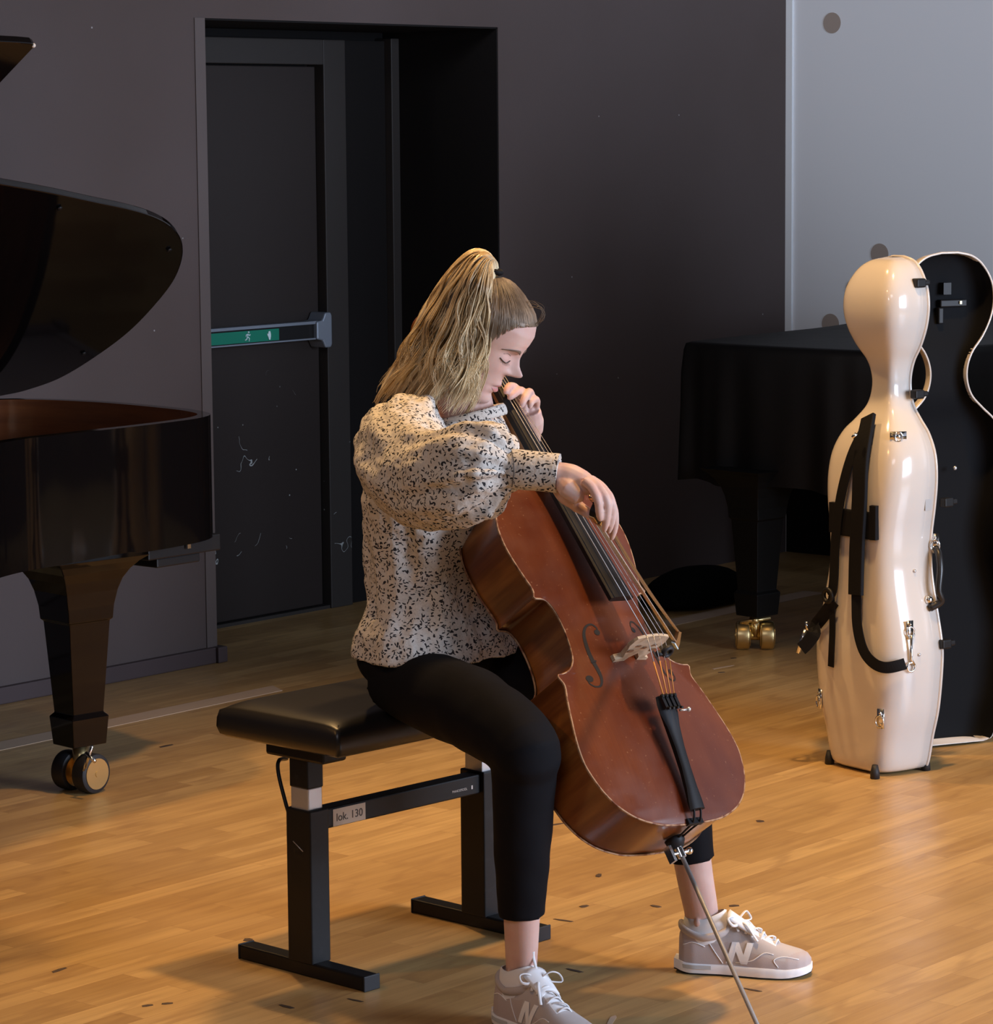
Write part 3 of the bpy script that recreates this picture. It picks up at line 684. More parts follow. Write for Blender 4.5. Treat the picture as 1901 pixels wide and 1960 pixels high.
V, F = loft([[(p[0], p[1], z) for p in ri] for z in (-0.1225, -0.09, -0.03, -0.0005)], cap=False); ribs = mk('ribs', V, F, M['flame'], cello); recalc(ribs); autosmooth(ribs, 40)
# worn pale edge lines on both plates
for z, nm in ((0.0002, 'edge_wear'), (-0.1229, 'edge_wear')):
    P = [(p[0], p[1], z) for p in inx(ol, 0.0006)]
    V, F = tube(P, (0.0019), 6, closed=True, up=(0, 0, 1)); mk(nm, V, F, M['edge'], top if z > 0 else back)
# f holes following the arching
def inlay(path, wd, matl, parent, name, n=60, lift=0.0006):
    P = catmull(path, n); T = np.gradient(P, axis=0); T /= np.linalg.norm(T, axis=1)[:, None]; Nn = np.stack([-T[:, 1], T[:, 0]], 1)
    wv = np.interp(np.linspace(0, 1, n), np.linspace(0, 1, len(wd)), wd)
    V = []
    for p, q, w_ in zip(P, Nn, wv):
        for s in (-1, 0, 1):
            x, y = p+q*s*w_; V.append((x, y, 0.0015+arch(x, y)+lift))
    F = [(j*3+i, j*3+i+1, (j+1)*3+i+1, (j+1)*3+i) for j in range(n-1) for i in (0, 1)]
    return V, F
for s in (-1, 1):
    b = MB()
    pth = [(s*.048, .412), (s*.047, .421), (s*.055, .430), (s*.068, .427), (s*.079, .412), (s*.085, .385), (s*.087, .355), (s*.086, .330), (s*.088, .312), (s*.097, .299), (s*.109, .299), (s*.117, .308), (s*.116, .316)]
    b.add(*inlay(pth, [.0012, .0016, .0020, .0028, .0036, .0040, .0036, .0026, .0018, .0014, .0012], M['fhole'], top, 'f'))
    for c, r in (((s*.050, .411), .0062), ((s*.112, .318), .0075)):
        Vd = [(c[0], c[1], 0.0015+arch(*c)+.0007)]+[(c[0]+r*math.cos(a), c[1]+r*math.sin(a), 0.0015+arch(c[0]+r*math.cos(a), c[1]+r*math.sin(a))+.0007) for a in np.linspace(0, 2*math.pi, 17)[:-1]]
        b.add(Vd, [(0, 1+k, 1+(k+1) % 16) for k in range(16)])
    for yy in (.352, ):
        x0 = s*.0865; b.add([(x0-.006, yy-.0015, .003+arch(x0-.006, yy)), (x0+.006, yy-.0015, .003+arch(x0+.006, yy)), (x0+.006, yy+.0015, .003+arch(x0+.006, yy)), (x0-.006, yy+.0015, .003+arch(x0-.006, yy))], [(0, 1, 2, 3)])
    b.build('sound_hole', M['fhole'], top, smooth=False)
# neck + heel
nk = MB()
def nring(y, wd, zt, dp):   # D shaped cross section
    th = np.linspace(0, math.pi, 13); pts = [(wd*math.cos(a), y, zt-dp*math.sin(a)**0.8) for a in th]
    return pts
rings = [nring(.745, .020, .030, .150), nring(.765, .019, .028, .135), nring(.785, .0185, .026, .075), nring(.81, .018, .024, .040), nring(.86, .0172, .020, .032), nring(.93, .0165, .015, .028), nring(1.03, .0155, .006, .026)]
V, F = loft(rings, closed_ring=True); nk.add(V, F); neck = nk.build('neck', M['neckwood'], cello); recalc(neck)
# pegbox and scroll
b = MB()
pb_ = [(1.03, -.006, .0155, .014), (1.06, -.016, .0165, .017), (1.11, -.040, .0150, .017), (1.15, -.064, .013, .015), (1.185, -.088, .012, .014)]
b.tube([(0, y, z) for y, z, a, c in pb_], [(a, c) for y, z, a, c in pb_], 12, up=(0, 0.3, 1))
sp = []
for k in range(46):
    a = k/45*2*math.pi*1.9; r = .033*(1-k/45*.80); sp.append((0, 1.198+r*math.sin(a-.6)+.008, -.122+r*math.cos(a-.6)))
b.tube(sp, [(.013+.010*k/45, .0085*(1-.5*k/45)) for k in range(46)], 10, up=(1, 0, 0))
scr = b.build('scroll', M['flame'], cello)
for k, (y, s) in enumerate(((1.065, -1), (1.085, 1), (1.115, -1), (1.135, 1))):
    z = -.018-(y-1.06)*.35; b = MB(); b.tube([(s*-.02, y, z), (s*.045, y, z)], .0045, 8); b.sph((s*.058, y, z), (.014, .006, .012), 10, 8); b.build('peg', M['ebony'], scr)
# fingerboard
zf = lambda y: 0.079-(y-.455)*(0.079-0.012)/(1.03-.455)
rings = []
for y in np.linspace(.455, 1.03, 24):
    f = (y-.455)/.575; wd = .031*(1-f)+.0160*f; zt = zf(y)
    arc = [(wd*math.sin(a), y, zt-.0075*(1-math.cos(a))*1.0) for a in np.linspace(-1.35, 1.35, 11)]
    zs = arc[0][2]; xs = abs(arc[0][0])
    th_ = .011 if y > .75 else .009
    arc += [(xs, y, zs-th_), (xs*.8, y, zs-th_-.003), (-xs*.8, y, zs-th_-.003), (-xs, y, zs-th_)]
    rings.append(arc)
V, F = loft(rings); fb = mk('fingerboard', V, F, M['ebony'], cello); recalc(fb); autosmooth(fb, 40)
MB().box((0, 1.034, .010), (.0155, .004, .008)).build('nut', M['ebony'], cello, smooth=False)
# bridge
yb = .350
def bz(x): return .1115-.010*(abs(x)/.045)**2 if abs(x) < .046 else .10
ou = [(-.046, .020), (-.045, .030), (-.030, .036), (-.036, .052), (-.040, .066), (-.046, .078), (-.045, .094)] + [(x, bz(x)) for x in np.linspace(-.042, .042, 9)] + [(.045, .092), (.046, .078), (.040, .066), (.036, .052), (.030, .036), (.045, .030), (.046, .020), (.018, .023), (.014, .036), (.0, .050), (-.014, .036), (-.018, .023)]
def prism_mb(b, poly, y0, y1, lean=0.0):
    k = len(poly); V = [(x, y0, z) for x, z in poly]+[(x, y1, z) for x, z in poly]
    # taper in thickness toward the top
    V = [(x, yb+(y-yb)*(1.5-.9*(z-.02)/.09), z) for x, y, z in V]
    b.add(V, [tuple(range(k)), tuple(range(2*k-1, k-1, -1))]+[(j, k+j, k+(j+1) % k, (j+1) % k) for j in range(k)])
b = MB(); prism_mb(b, ou, yb-.0045, yb+.0045); bridge = b.build('bridge', M['maple'], cello, smooth=False); recalc(bridge)
b = MB()
for s in (-1, 1):
    for (cx, cz, r) in ((s*.030, .062, .0075), (s*.022, .080, .005), (0, .072, .0055)):
        if cx == 0 and s > 0: continue
        for sy in (-1, 1):
            Vd = [(cx+r*math.cos(a), yb+sy*.0062, cz+r*.8*math.sin(a)) for a in np.linspace(0, 2*math.pi, 15)[:-1]]; b.add(Vd, [tuple(range(14))])
b.build('bridge_cutout', M['neckwood'], bridge, smooth=False)
# tailpiece, tuners, tailgut, saddle
tp = [(.240, .0235, .072, .010), (.225, .0255, .069, .0105), (.205, .024, .066, .011), (.18, .017, .060, .012), (.14, .0125, .052, .0115), (.10, .012, .045, .0105), (.06, .0145, .038, .0105), (.035, .0185, .0335, .010), (.018, .020, .030, .007)]
rings = []
for y, wd, z, dp in tp:
    arc = [(wd*math.sin(a), y, z-wd*.45*(1-math.cos(a))+0.002) for a in np.linspace(-1.4, 1.4, 11)]
    arc += [(wd*.7, y, z-dp-.004), (-wd*.7, y, z-dp-.004)]; rings.append(arc)
rings = [list(r) for r in rings]
V, F = loft(rings); tl = mk('tailpiece', V, F, M['ebony'], cello); recalc(tl); autosmooth(tl, 45)
for k, x in enumerate((-.017, -.006, .006, .017)):
    b = MB(); b.box((x, .222, .073), (.0035, .012, .004)); b.sph((x, .236, .076), .0048, 8, 6); b.tube([(x, .212, .074), (x, .206, .082)], .0026, 8); b.build('fine_tuner', M['blackplastic'] , tl, smooth=False)
b = MB(); b.tube([(.017, .205, .072), (.033, .203, .076)], .0022, 8); b.sph((.036, .203, .077), .005, 8, 6); b.build('tuner_screw', M['silver'], tl)
b = MB()
for s in (-1, 1): b.tube(catmull([(s*.009, .03, .030), (s*.009, .008, .018), (s*.009, -.001, .006), (s*.007, -.003, -.02), (s*.005, -.006, -.050), (s*.004, -.010, -.060)], 24), .0021, 8)
b.build('tail_cord', M['ebony'], cello)
MB().box((0, .003, .004), (.020, .006, .005)).build('saddle', M['ebony'], cello, smooth=False)
# strings
sx_b = (-.0235, -.008, .008, .0235)
for k in range(4):
    x1 = sx_b[k]; zt = bz(x1)+.0008; xn = (-.0115, -.0038, .0038, .0115)[k]; xt = (-.015, -.005, .005, .015)[k]
    r = (.0010, .0008, .0007, .00055)[k]
    b = MB(); b.tube([(xn, 1.032, .018), (x1, yb, zt)], r, 6); b.tube([(x1, yb, zt), (x1*.85+xt*.15, .30, zt-.013)], r, 6); st = b.build('string', M['string'], cello)
    MB().tube([(x1*.85+xt*.15, .30, zt-.013), (xt, .238, .078)], r+.0005, 6).build('winding', M['silk'], st)
# endpin
e0 = np.array((0, -.002, -.060)); 
b = MB(); b.tube([(0, .0, -.06), (0, -.008, -.06), (0, -.020, -.06)], [.020, .019, .012], 20); b.build('endpin_plug', M['ebony'], cello)
b = MB(); b.tube([(0, -.018, -.06), (0, -.040, -.06)], [.0085, .0085], 16); b.tube([(.004, -.030, -.06), (.018, -.030, -.056)], .0045, 10); b.tube([(-.004, -.030, -.06), (-.018, -.030, -.063)], .0040, 10)
b.box((-.024, -.030, -.064), (.0035, .016, .008)); b.sph((.021, -.030, -.056), .0075, 10, 8); ec = b.build('endpin_clamp', M['chrome'], cello); autosmooth(ec, 40)
dz = CR[2, 1]; L = (cw(0, 0, -.06)[2]-0.002)/dz
b = MB(); b.tube([(0, -.03, -.06), (0, -L+.03, -.06), (0, -L, -.06)], [.0045, .0045, .001], 12); b.build('endpin', mat('steel_endpin', (.36, .34, .33), .5, .4), cello)
# mute on the strings
b = MB()
P = disc_path((.016, .315, .106), np.array([1., 0, 0]), np.array([0, .35, .94]), .010, 20); V, F = tube(P, (.004, .006), 8, closed=True, up=(0, .94, -.35)); b.add(V, F)
b.box((.005, .315, .100), (.012, .005, .0035))
mu = b.build('mute', M['rubber'], cello); wmat = None
mu.parent = None
V_ = np.array([v.co[:] for v in mu.data.vertices]); V_ = V_ @ CR.T + CT; o_ = V_.mean(0)
for v, q in zip(mu.data.vertices, V_-o_): v.co = q
mu.location = o_; OFS[mu.name] = o_
tag(mu, 'small round black rubber mute on the strings just below the bridge', 'mute')

# ================================================================== bow
M['stick'] = mat('bow_wood', (0.19, 0.095, 0.04), 0.3, coat=.4)
M['bowhair'] = mat('bow_hair', (0.80, 0.72, 0.62), 0.5, var=(300, (0.62, 0.52, 0.42), 0.4, 0.6))
M['rosegold'] = mat('copper_screw', (0.80, 0.42, 0.32), 0.15, 1.0)
ang = math.radians(37); d0 = np.array([math.cos(ang), -.08, -math.sin(ang)]); d0 /= np.linalg.norm(d0)
Pc = cw(.021, .474, .1025); BD = CR @ d0                  # hair contact on the A string
bn = CR[:, 1]*0.75 + np.cross(BD, CR[:, 1])*(-0.66)     # stick side of the hair (away from strings, tilted)
up0 = np.cross(BD, CR[:, 1]); up0 /= np.linalg.norm(up0)
if up0 @ CR[:, 2] < 0: up0 = -up0
SU = up0*0.74 + CR[:, 1]*0.67; SU -= BD*(SU @ BD); SU /= np.linalg.norm(SU)
SW = np.cross(BD, SU)
bo = lambda s, h, v=0.0: Pc + BD*s + SU*h + SW*v
bow = thing('cello_bow', 'wooden cello bow with pale hair held in the right hand across the strings', 'bow', bo(0, .02))
s0, s1 = -.368, .358
b = MB(); b.tube([bo(s, .021-.008*math.sin(math.pi*min(1, max(0, (s-s0)/(s1-s0))))) for s in np.linspace(s0+.0, s1, 30)], np.linspace(.0046, .0026, 30), 10); b.build('stick', M['stick'], bow)
b = MB(); b.tube([bo(s0+.065, 0), bo(s1-.012, 0)], [(.0066, .0009), (.0056, .0009)], 8, up=SU); b.build('bow_hair', M['bowhair'], bow)
b = MB(); poly = [(s0+.012, .019), (s0+.060, .019), (s0+.066, .0), (s0+.058, -.003), (s0+.020, -.003), (s0+.013, .004)]
b.prism([(p[0], p[1]) for p in poly], Pc-SW*.006, BD, SU, SW, .012); fr = b.build('frog', M['ebony'], bow, smooth=False); recalc(fr); bevel(fr, .0015)
b = MB(); b.box(bo(s0+.064, .001), (.005, .0065, .003), (BD, SW, SU)); b.box(bo(s0+.035, -.0045), (.014, .005, .0008), (BD, SW, SU)); b.build('ferrule', M['brass'], fr, smooth=False)
b = MB(); b.tube([bo(s0, .020), bo(s0-.016, .020)], .0058, 12); b.sph(bo(s0-.019, .020), .0072, 12, 8); b.build('screw', M['rosegold'], bow)
b = MB(); b.tube([bo(s0+.065, .0185), bo(s0+.13, .0165)], .0054, 10); b.build('grip_wrapping', M['ebony'], bow)
poly = [(s1-.020, .020), (s1-.005, .024), (s1+.016, .004), (s1+.018, -.004), (s1-.012, -.003), (s1-.012, .008)]
b = MB(); b.prism(poly, Pc-SW*.004, BD, SU, SW, .008); o = b.build('tip', M['stick'], bow, smooth=False); recalc(o)
b = MB(); b.prism([(s1+.020, -.004), (s1+.020, -.0065), (s1-.013, -.0055), (s1-.013, -.003)], Pc-SW*.004, BD, SU, SW, .008); o = b.build('tip_plate', M['signwhite'], bow, smooth=False); recalc(o)

# ================================================================== cello case, open
M['gloss_white'] = mat('glossy_white_shell', (0.66, 0.605, 0.55), 0.16, spec=0.5, coat=0.5, coatr=0.04)
M['lining'] = mat('black_case_lining', (0.006, 0.0065, 0.008), 0.8, spec=0.15)
M['webbing'] = mat('black_webbing', (0.0035, 0.0035, 0.005), 0.7, spec=0.2, bump=(600, 0.3, 0.0005))
case = thing('cello_case', 'glossy white cello case standing open with black straps and dark lining', 'instrument case', (1.0, 8.05, 0))
ca_ = np.array([0.60, -0.80, 0]); cb_ = np.array([0.80, 0.60, 0])
cs = np.array([1.066, 8.08, 0])            # centre of the seam plane on the floor
prof = [  # z, half width, depth of back, centre shift
 (0.006, .100, .140, 0), (0.022, .122, .152, 0), (0.10, .140, .160, 0), (0.18, .160, .168, 0), (0.30, .172, .172, 0), (0.36, .168, .170, 0), (0.44, .150, .165, 0), (0.52, .132, .160, 0), (0.58, .126, .158, 0), (0.64, .128, .158, 0),
 (0.72, .140, .158, 0), (0.79, .145, .152, 0), (0.85, .138, .140, 0), (0.90, .115, .120, 0), (0.935, .085, .095, 0), (0.97, .058, .075, 0), (1.01, .046, .066, 0), (1.05, .046, .066, 0), (1.09, .058, .076, 0), (1.13, .082, .098, 0), (1.18, .102, .118, 0),
 (1.23, .110, .126, 0), (1.28, .104, .120, 0), (1.325, .082, .098, 0), (1.35, .055, .07, 0), (1.36, .02, .035, 0)]
pf_ = catmull(np.array([p[:3] for p in prof]), 110)
def shell(name, c0, A, B, depth_k, matl, parent, inner=None, wk=1.0):
    """half shell: opening plane at B=0, body towards -B"""
    th = np.linspace(0, math.pi, 33); rings = []
    e = 0.34
    for z, h, d in pf_:
        ring = []
        for a in th:
            cx = math.copysign(abs(math.cos(a))**e, math.cos(a)); sy = abs(math.sin(a))**0.50
            ring.append(c0 + A*h*wk*cx - B*d*depth_k*sy + Z*z)
        rings.append(ring)
    V, F = loft(rings, cap=False, closed_ring=False)
    n = len(th)
    F.append(tuple(range(n-1, -1, -1))); F.append(tuple((len(rings)-1)*n+k for k in range(n)))
    o = mk(name, V, F, matl if isinstance(matl, list) else [matl], parent); recalc(o)
    return o, rings
sh, rg = shell('back_shell', cs, ca_, cb_, 1.0, M['gloss_white'], case)
m = sh.modifiers.new('solid', 'SOLIDIFY'); m.thickness = 0.005; m.offset = -1 
li, _ = shell('lining', cs+cb_*.001, ca_, cb_, .93, M['lining'], case, wk=.955)
# lid shell, hinged on the far side, interior towards the photographer
la = np.array([0.92, 0.39, 0]); la /= np.linalg.norm(la); lb = np.array([la[1], -la[0], 0])
lcn = np.array([1.232, 8.30, 0])
ls, rgl = shell('lid_shell', lcn, la, lb, .62, M['gloss_white'], case, wk=1.28)
m = ls.modifiers.new('solid', 'SOLIDIFY'); m.thickness = 0.002; m.offset = -1
ll, _ = shell('lining', lcn+lb*.002, la, lb, .55, M['lining'], case, wk=1.24)
# seam rims
for (c0, A, h_k, nm) in ((cs, ca_, 1.0, 'rim'), (lcn, la, 1.28, 'rim')):
    zc = 0.0 if h_k == 1.0 else 0.42
    P = [c0+A*h*h_k+Z*z for z, h, d in pf_ if z > zc] + [c0-A*h*h_k+Z*z for z, h, d in pf_[::-1] if z > zc]
    V, F = tube(P, .0045 if h_k == 1.0 else .0032, 8, closed=(h_k == 1.0), up=np.cross(A, Z)); mk(nm, V, F, M['gloss_white'], case)
def lidp(px, py, off=0.03): return onpl(px, py, lcn+lb*(-off), lb)
MB().box(lidp(1808, 552, .06), (.012, .016, .016), (la, lb, Z)).build('foam_block', M['blackplastic'], case, smooth=False)
b = MB(); b.box(lidp(1822, 580, .06), (.042, .012, .010), (la, lb, Z)); b.box(lidp(1797, 604, .06), (.008, .014, .022), (la, lb, Z)); 
bh = b.build('bow_holder', M['blackplastic'], case, smooth=False); bevel(bh, .003)
MB().box(lidp(1839, 579, .045), (.003, .002, .004), (la, lb, Z)).build('bow_screw_end', M['brass'], bh, smooth=False)
MB().sph(lidp(1828, 896, .05), (.006, .004, .006), 10, 6).build('rivet', M['silver'], case)
# points on the visible skin of the back shell, by looking along the ray
from mathutils.bvhtree import BVHTree
def bvh_of(V, F): return BVHTree.FromPolygons([Vector(v) for v in V], F)
Vs = np.concatenate([np.array(r) for r in rg]); nn = len(rg[0]); Fs = [(j*nn+k, j*nn+k+1, (j+1)*nn+k+1, (j+1)*nn+k) for j in range(len(rg)-1) for k in range(nn-1)]
bvc = bvh_of(Vs, Fs)
def skin(px, py, off=0.0):
    d = ray(px, py); d = d/np.linalg.norm(d)
    h = bvc.ray_cast(Vector(EYE), Vector(d))
    if h[0] is None:
        h = bvc.find_nearest(Vector(aty(px, py, 7.98))); n = np.array(h[1])
        p = aty(px, py, float(h[0][1])); return p - d*off, -d
    n = np.array(h[1]); 
    if n @ d > 0: n = -n
    return np.array(h[0])+n*off, n
def strap(pts, wd, name, parent, matl, off=0.008, thick=0.003, up=None):
    P = []; U = []
    for q in catmull([(p[0], p[1]) for p in pts], 40): 
        s, n = skin(q[0], q[1], off); P.append(s); U.append(n)
    P = np.array(P); 
    for _ in range(4): P[1:-1] = (P[:-2]+P[2:]+P[1:-1]*2)/4
    U = np.mean(U, axis=0)
    V, F = tube(P, (wd/2, thick/2), 8, up=U, prof=(np.array([1, .9, -.9, -1, -1, -.9, .9, 1]), np.array([-.8, -1, -1, -.8, .8, 1, 1, .8])))
    o = mk(name, V, F, matl, parent, smooth=False); recalc(o); return o
s1_ = strap([(1672, 806), (1660, 880), (1657, 960), (1652, 1050), (1650, 1138)], .048, 'shoulder_pad', case, M['webbing'], .022, .012)
strap([(1650, 1138), (1652, 1200), (1666, 1250), (1695, 1275), (1728, 1268)], .030, 'strap', s1_, M['webbing'], .020)
s2_ = strap([(1672, 812), (1640, 870), (1618, 950), (1608, 1030), (1604, 1120), (1596, 1140)], .034, 'strap', case, M['webbing'], .016)
strap([(1598, 1140), (1600, 1200), (1597, 1275)], .022, 'strap_end', s2_, M['webbing'], .012)
strap([(1604, 1150), (1576, 1190), (1548, 1228), (1534, 1242)], .036, 'strap', case, M['webbing'], .014)
for (x, y, hx, hz) in ((1603, 990, .018, .040), (1676, 1000, .010, .045)):
    p, n = skin(x, y, .006); MB().box(p, (hx, .008, hz), (np.cross(Z, n), n, Z)).build('strap_anchor', M['webbing'], case, smooth=False)
p, n = skin(1640, 1002, .006); bevel(MB().box(p, (.062, .006, .036), (ca_, cb_, Z)).build('back_pad', M['webbing'], case, smooth=False), .004)
b = MB(); p, n = skin(1596, 1140, .02); b.tube(disc_path(p, np.cross(Z, n), Z, .017, 20), .006, 8, closed=True); b.build('strap_buckle', M['blackplastic'], case)
def ring_plate(px, py, r=.012, nm='d_ring', hz=.026, hx=.010):
    p, n = skin(px, py, .003); u = np.cross(Z, n); u /= np.linalg.norm(u); b = MB()
    b.box(p, (hx, .002, hz), (u, n, Z)); b.tube(disc_path(p+n*.006-Z*.006, u, Z*1.25, r, 20), .0022, 8, closed=True); b.sph(p+Z*hz*.6+n*.003, .004, 8, 6)
    return b.build(nm, M['chrome'], case)
for (x, y) in ((1572, 1337), (1687, 1375)): ring_plate(x, y)
ring_plate(1719, 835, .010, 'd_ring', .010, .022); ring_plate(1740, 1207); ring_plate(1790, 1040)
b = MB(); p, n = skin(1740, 1230, .012); u = np.cross(Z, n); b.tube([p+Z*.02, p-Z*.045, p-Z*.06+u*.01], .004, 8); b.tube(disc_path(p-Z*.065, u, Z, .012, 16), .003, 8, closed=True); b.build('strap_clip', M['chrome'], case)
b = MB(); q = [aty(1543, 1205, 8.05), aty(1535, 1225, 8.05), aty(1528, 1250, 8.05)]; b.tube(q, .006, 8); b.tube([aty(1543, 1190, 8.06), aty(1546, 1206, 8.06)], .004, 8); b.build('strap_clip', M['chrome'], case)
b = MB(); b.tube([aty(1632, 838, 7.95), aty(1640, 830, 7.95)], .005, 8); b.build('strap_clip', M['chrome'], case)
# carrying handle
hp = []
for (x, y, o) in ((1792, 1050, .004), (1797, 1062, .022), (1800, 1090, .034), (1797, 1130, .034), (1790, 1152, .024), (1778, 1165, .004)):
    p, n = skin(min(x, 1808), y, o); hp.append(p)
b = MB(); b.tube(catmull(hp, 26), (.0095), 10); hd = b.build('handle', M['leather'], case)
b = MB(); p, n = skin(1776, 1148, .004); b.sph(p, (.012, .012, .012), 10, 6); b.build('handle_mount', M['chrome'], hd)
for (x, y) in ((1757, 543), (1756, 755), (1812, 962), (1806, 1233)):
    p, n = skin(x-4, y, .004); b = MB(); b.box(p+cb_*.008, (.016, .012, .012), (cb_, ca_, Z)); b.box(p+cb_*.030, (.012, .009, .007), (cb_, ca_, Z)); bevel(b.build('latch', M['blackplastic'], case, smooth=False), .004)
for (x, y, n_) in ((1675, 1490, 0), (1588, 1462, 0), (1772, 1474, 0)):
    f = onz(x, y+n_); f[2] = 0
    b = MB(); b.tube([f+Z*.001, f+Z*.018, f+Z*.036], [(.016, .013), (.015, .012), (.010, .008)], 12); b.build('foot', M['rubber'], case)
for (x, y) in ((1750, 1093), (1759, 1253)): p, n = skin(x, y, .001); MB().sph(p, .005, 8, 6).build('screw_head', M['silver'], case)
b = MB(); p, n = skin(1777, 965, .001); u = np.cross(Z, n); b.box(p, (.012, .0006, .016), (u, n, Z)); b.build('sticker', mat('grey_sticker', (.42, .42, .42), .5), case, smooth=False)
# ================================================================== the player
M['skin'] = mat('skin', (0.66, 0.43, 0.37), 0.48, spec=0.4, sss=0.25); t = NT(M['skin'])
tc = t.n('TexCoord').outputs['Object']
c = t.mix(t.rng(t.noise(tc, 22, 3), 0.35, 0.7), (0.68, 0.47, 0.41), (0.63, 0.39, 0.34)); t.l(c, t.b.inputs['Base Color']); t.bump(t.noise(tc, 320, 3), 0.12, 0.0006)
M['lip'] = mat('lips', (0.56, 0.235, 0.22), 0.38, sss=0.2)
M['lash'] = mat('eyelashes', (0.07, 0.045, 0.035), 0.6)
M['brow'] = mat('eyebrow_hair', (0.15, 0.09, 0.06), 0.7)
M['nail'] = mat('finger_nail', (0.74, 0.50, 0.46), 0.25)
def hairmat(name, ca, cb, cc):
    m = mat(name, rough=0.36, spec=0.5); t = NT(m)
    g = t.n('NewGeometry'); r = g.outputs['Random Per Island']
    c = t.mix(r, ca, cb); c = t.mix(t.rng(t.noise(g.outputs['Position'], 14, 3), 0.42, 0.66, 0, 0.75), c, cc)
    t.l(c, t.b.inputs['Base Color']); t.b.inputs['Anisotropic'].default_value = 0.5; t.b.inputs['Roughness'].default_value = .36 if 'blonde_hair' == name else .52; return m
M['hair'] = hairmat('blonde_hair', (0.60, 0.42, 0.20), (0.96, 0.84, 0.58), (0.24, 0.145, 0.065))
M['roots'] = hairmat('ash_blonde_roots', (0.13, 0.092, 0.062), (0.27, 0.205, 0.145), (0.07, 0.047, 0.03))
M['trouser'] = mat('black_trousers', (0.0055, 0.0055, 0.0075), 0.8, spec=0.12, bump=(700, 0.25, 0.0005))
# printed blouse
M['blouse'] = mat('printed_blouse', rough=0.8, spec=0.2); t = NT(M['blouse'])
tc = t.n('TexCoord').outputs['Object']
def flecks(scale, ln, wd, seed, dens):
    v = t.mp(tc, loc=(seed, seed*.7, 0))
    vo = t.n('TexVoronoi'); t.l(v, vo.inputs['Vector']); vo.inputs['Scale'].default_value = scale; vo.inputs['Randomness'].default_value = 1
    d = t.n('VectorMath', operation='SUBTRACT'); t.l(v, d.inputs[0]); t.l(vo.outputs['Position'], d.inputs[1])
    sc = t.n('SeparateColor'); t.l(vo.outputs['Color'], sc.inputs[0])
    ro = t.n('VectorRotate', rotation_type='EULER_XYZ'); t.l(d.outputs[0], ro.inputs['Vector'])
    e = t.n('CombineXYZ')
    for i in range(3): t.l(t.math('MULTIPLY', sc.outputs[i], 6.283), e.inputs[i])
    t.l(e.outputs[0], ro.inputs['Rotation'])
    q = t.n('SeparateXYZ'); t.l(ro.outputs[0], q.inputs[0])
    bend = t.math('MULTIPLY', t.math('MULTIPLY', q.outputs[0], q.outputs[0]), 60.0)
    yy = t.math('ADD', q.outputs[1], bend)
    a = t.math('DIVIDE', q.outputs[0], ln); b = t.math('DIVIDE', yy, wd)
    s = t.math('ADD', t.math('MULTIPLY', a, a), t.math('MULTIPLY', b, b))
    zz = t.math('DIVIDE', q.outputs[2], ln*0.8); s = t.math('ADD', s, t.math('MULTIPLY', zz, zz))
    f = t.math('LESS_THAN', s, 1.0)
    return t.math('MULTIPLY', f, t.math('LESS_THAN', sc.outputs[1], dens))
f1 = flecks(100, .0047, .0013, 0.0, 0.92); f2 = flecks(108, .0043, .0012, 3.3, 0.80); f3 = flecks(98, .0045, .0012, 7.7, 0.62)
sq = t.noise(tc, 170, 2, 0.5); sq = t.math('LESS_THAN', t.math('ABSOLUTE', t.math('SUBTRACT', sq, 0.5)), 0.022)
base = t.mix(t.math('MULTIPLY', sq, 0.45), (0.66, 0.615, 0.565), (0.40, 0.35, 0.31))
dk = t.math('MAXIMUM', t.math('MAXIMUM', f1, f2), f3)
t.l(t.mix(dk, base, (0.030, 0.028, 0.032)), t.b.inputs['Base Color'])
t.bump(t.math('ADD', t.math('MULTIPLY', t.noise(tc, 28, 3, 0.6), 1.0), t.math('MULTIPLY', t.noise(tc, 130, 4, 0.6), 0.30)), 0.40, 0.009)

# ---- head frame
pt, az = math.radians(32), math.radians(15)
HF = np.array([math.cos(pt)*math.cos(az), -math.cos(pt)*math.sin(az), -math.sin(pt)])
HU = np.array([math.sin(pt)*math.cos(az), -math.sin(pt)*math.sin(az), math.cos(pt)])
HL = np.cross(HU, HF); HL /= np.linalg.norm(HL)
HO = aty(921, 640, 6.02)
def hw(f, l, u): return HO + HF*f + HL*l + HU*u
Ft = np.array([(-.136, .030), (-.130, .047), (-.123, .062), (-.114, .0745), (-.105, .0800), (-.097, .0800), (-.089, .0782), (-.076, .080), (-.062, .0815), (-.045, .0825), (-.03, .0835), (-.015, .0830), (0, .083), (.013, .0885), (.03, .0930), (.05, .0935), (.07, .0860), (.088, .068), (.103, .040), (.112, .018), (.117, .002)])
Bt = np.array([(-.136, .015), (-.129, .010), (-.121, .004), (-.107, -.012), (-.090, -.030), (-.067, -.052), (-.04, -.070), (-.01, -.087), (.02, -.097), (.05, -.096), (.075, -.084), (.095, -.062), (.107, -.040), (.113, -.022), (.117, -.006)])
Wt = np.array([(-.136, .008), (-.129, .020), (-.122, .028), (-.113, .036), (-.099, .0435), (-.080, .051), (-.057, .0570), (-.035, .0615), (-.01, .066), (.02, .0715), (.05, .073), (.07, .068), (.09, .054), (.104, .035), (.112, .019), (.117, .004)])
G = lambda x, s: math.exp(-(x/s)**2)
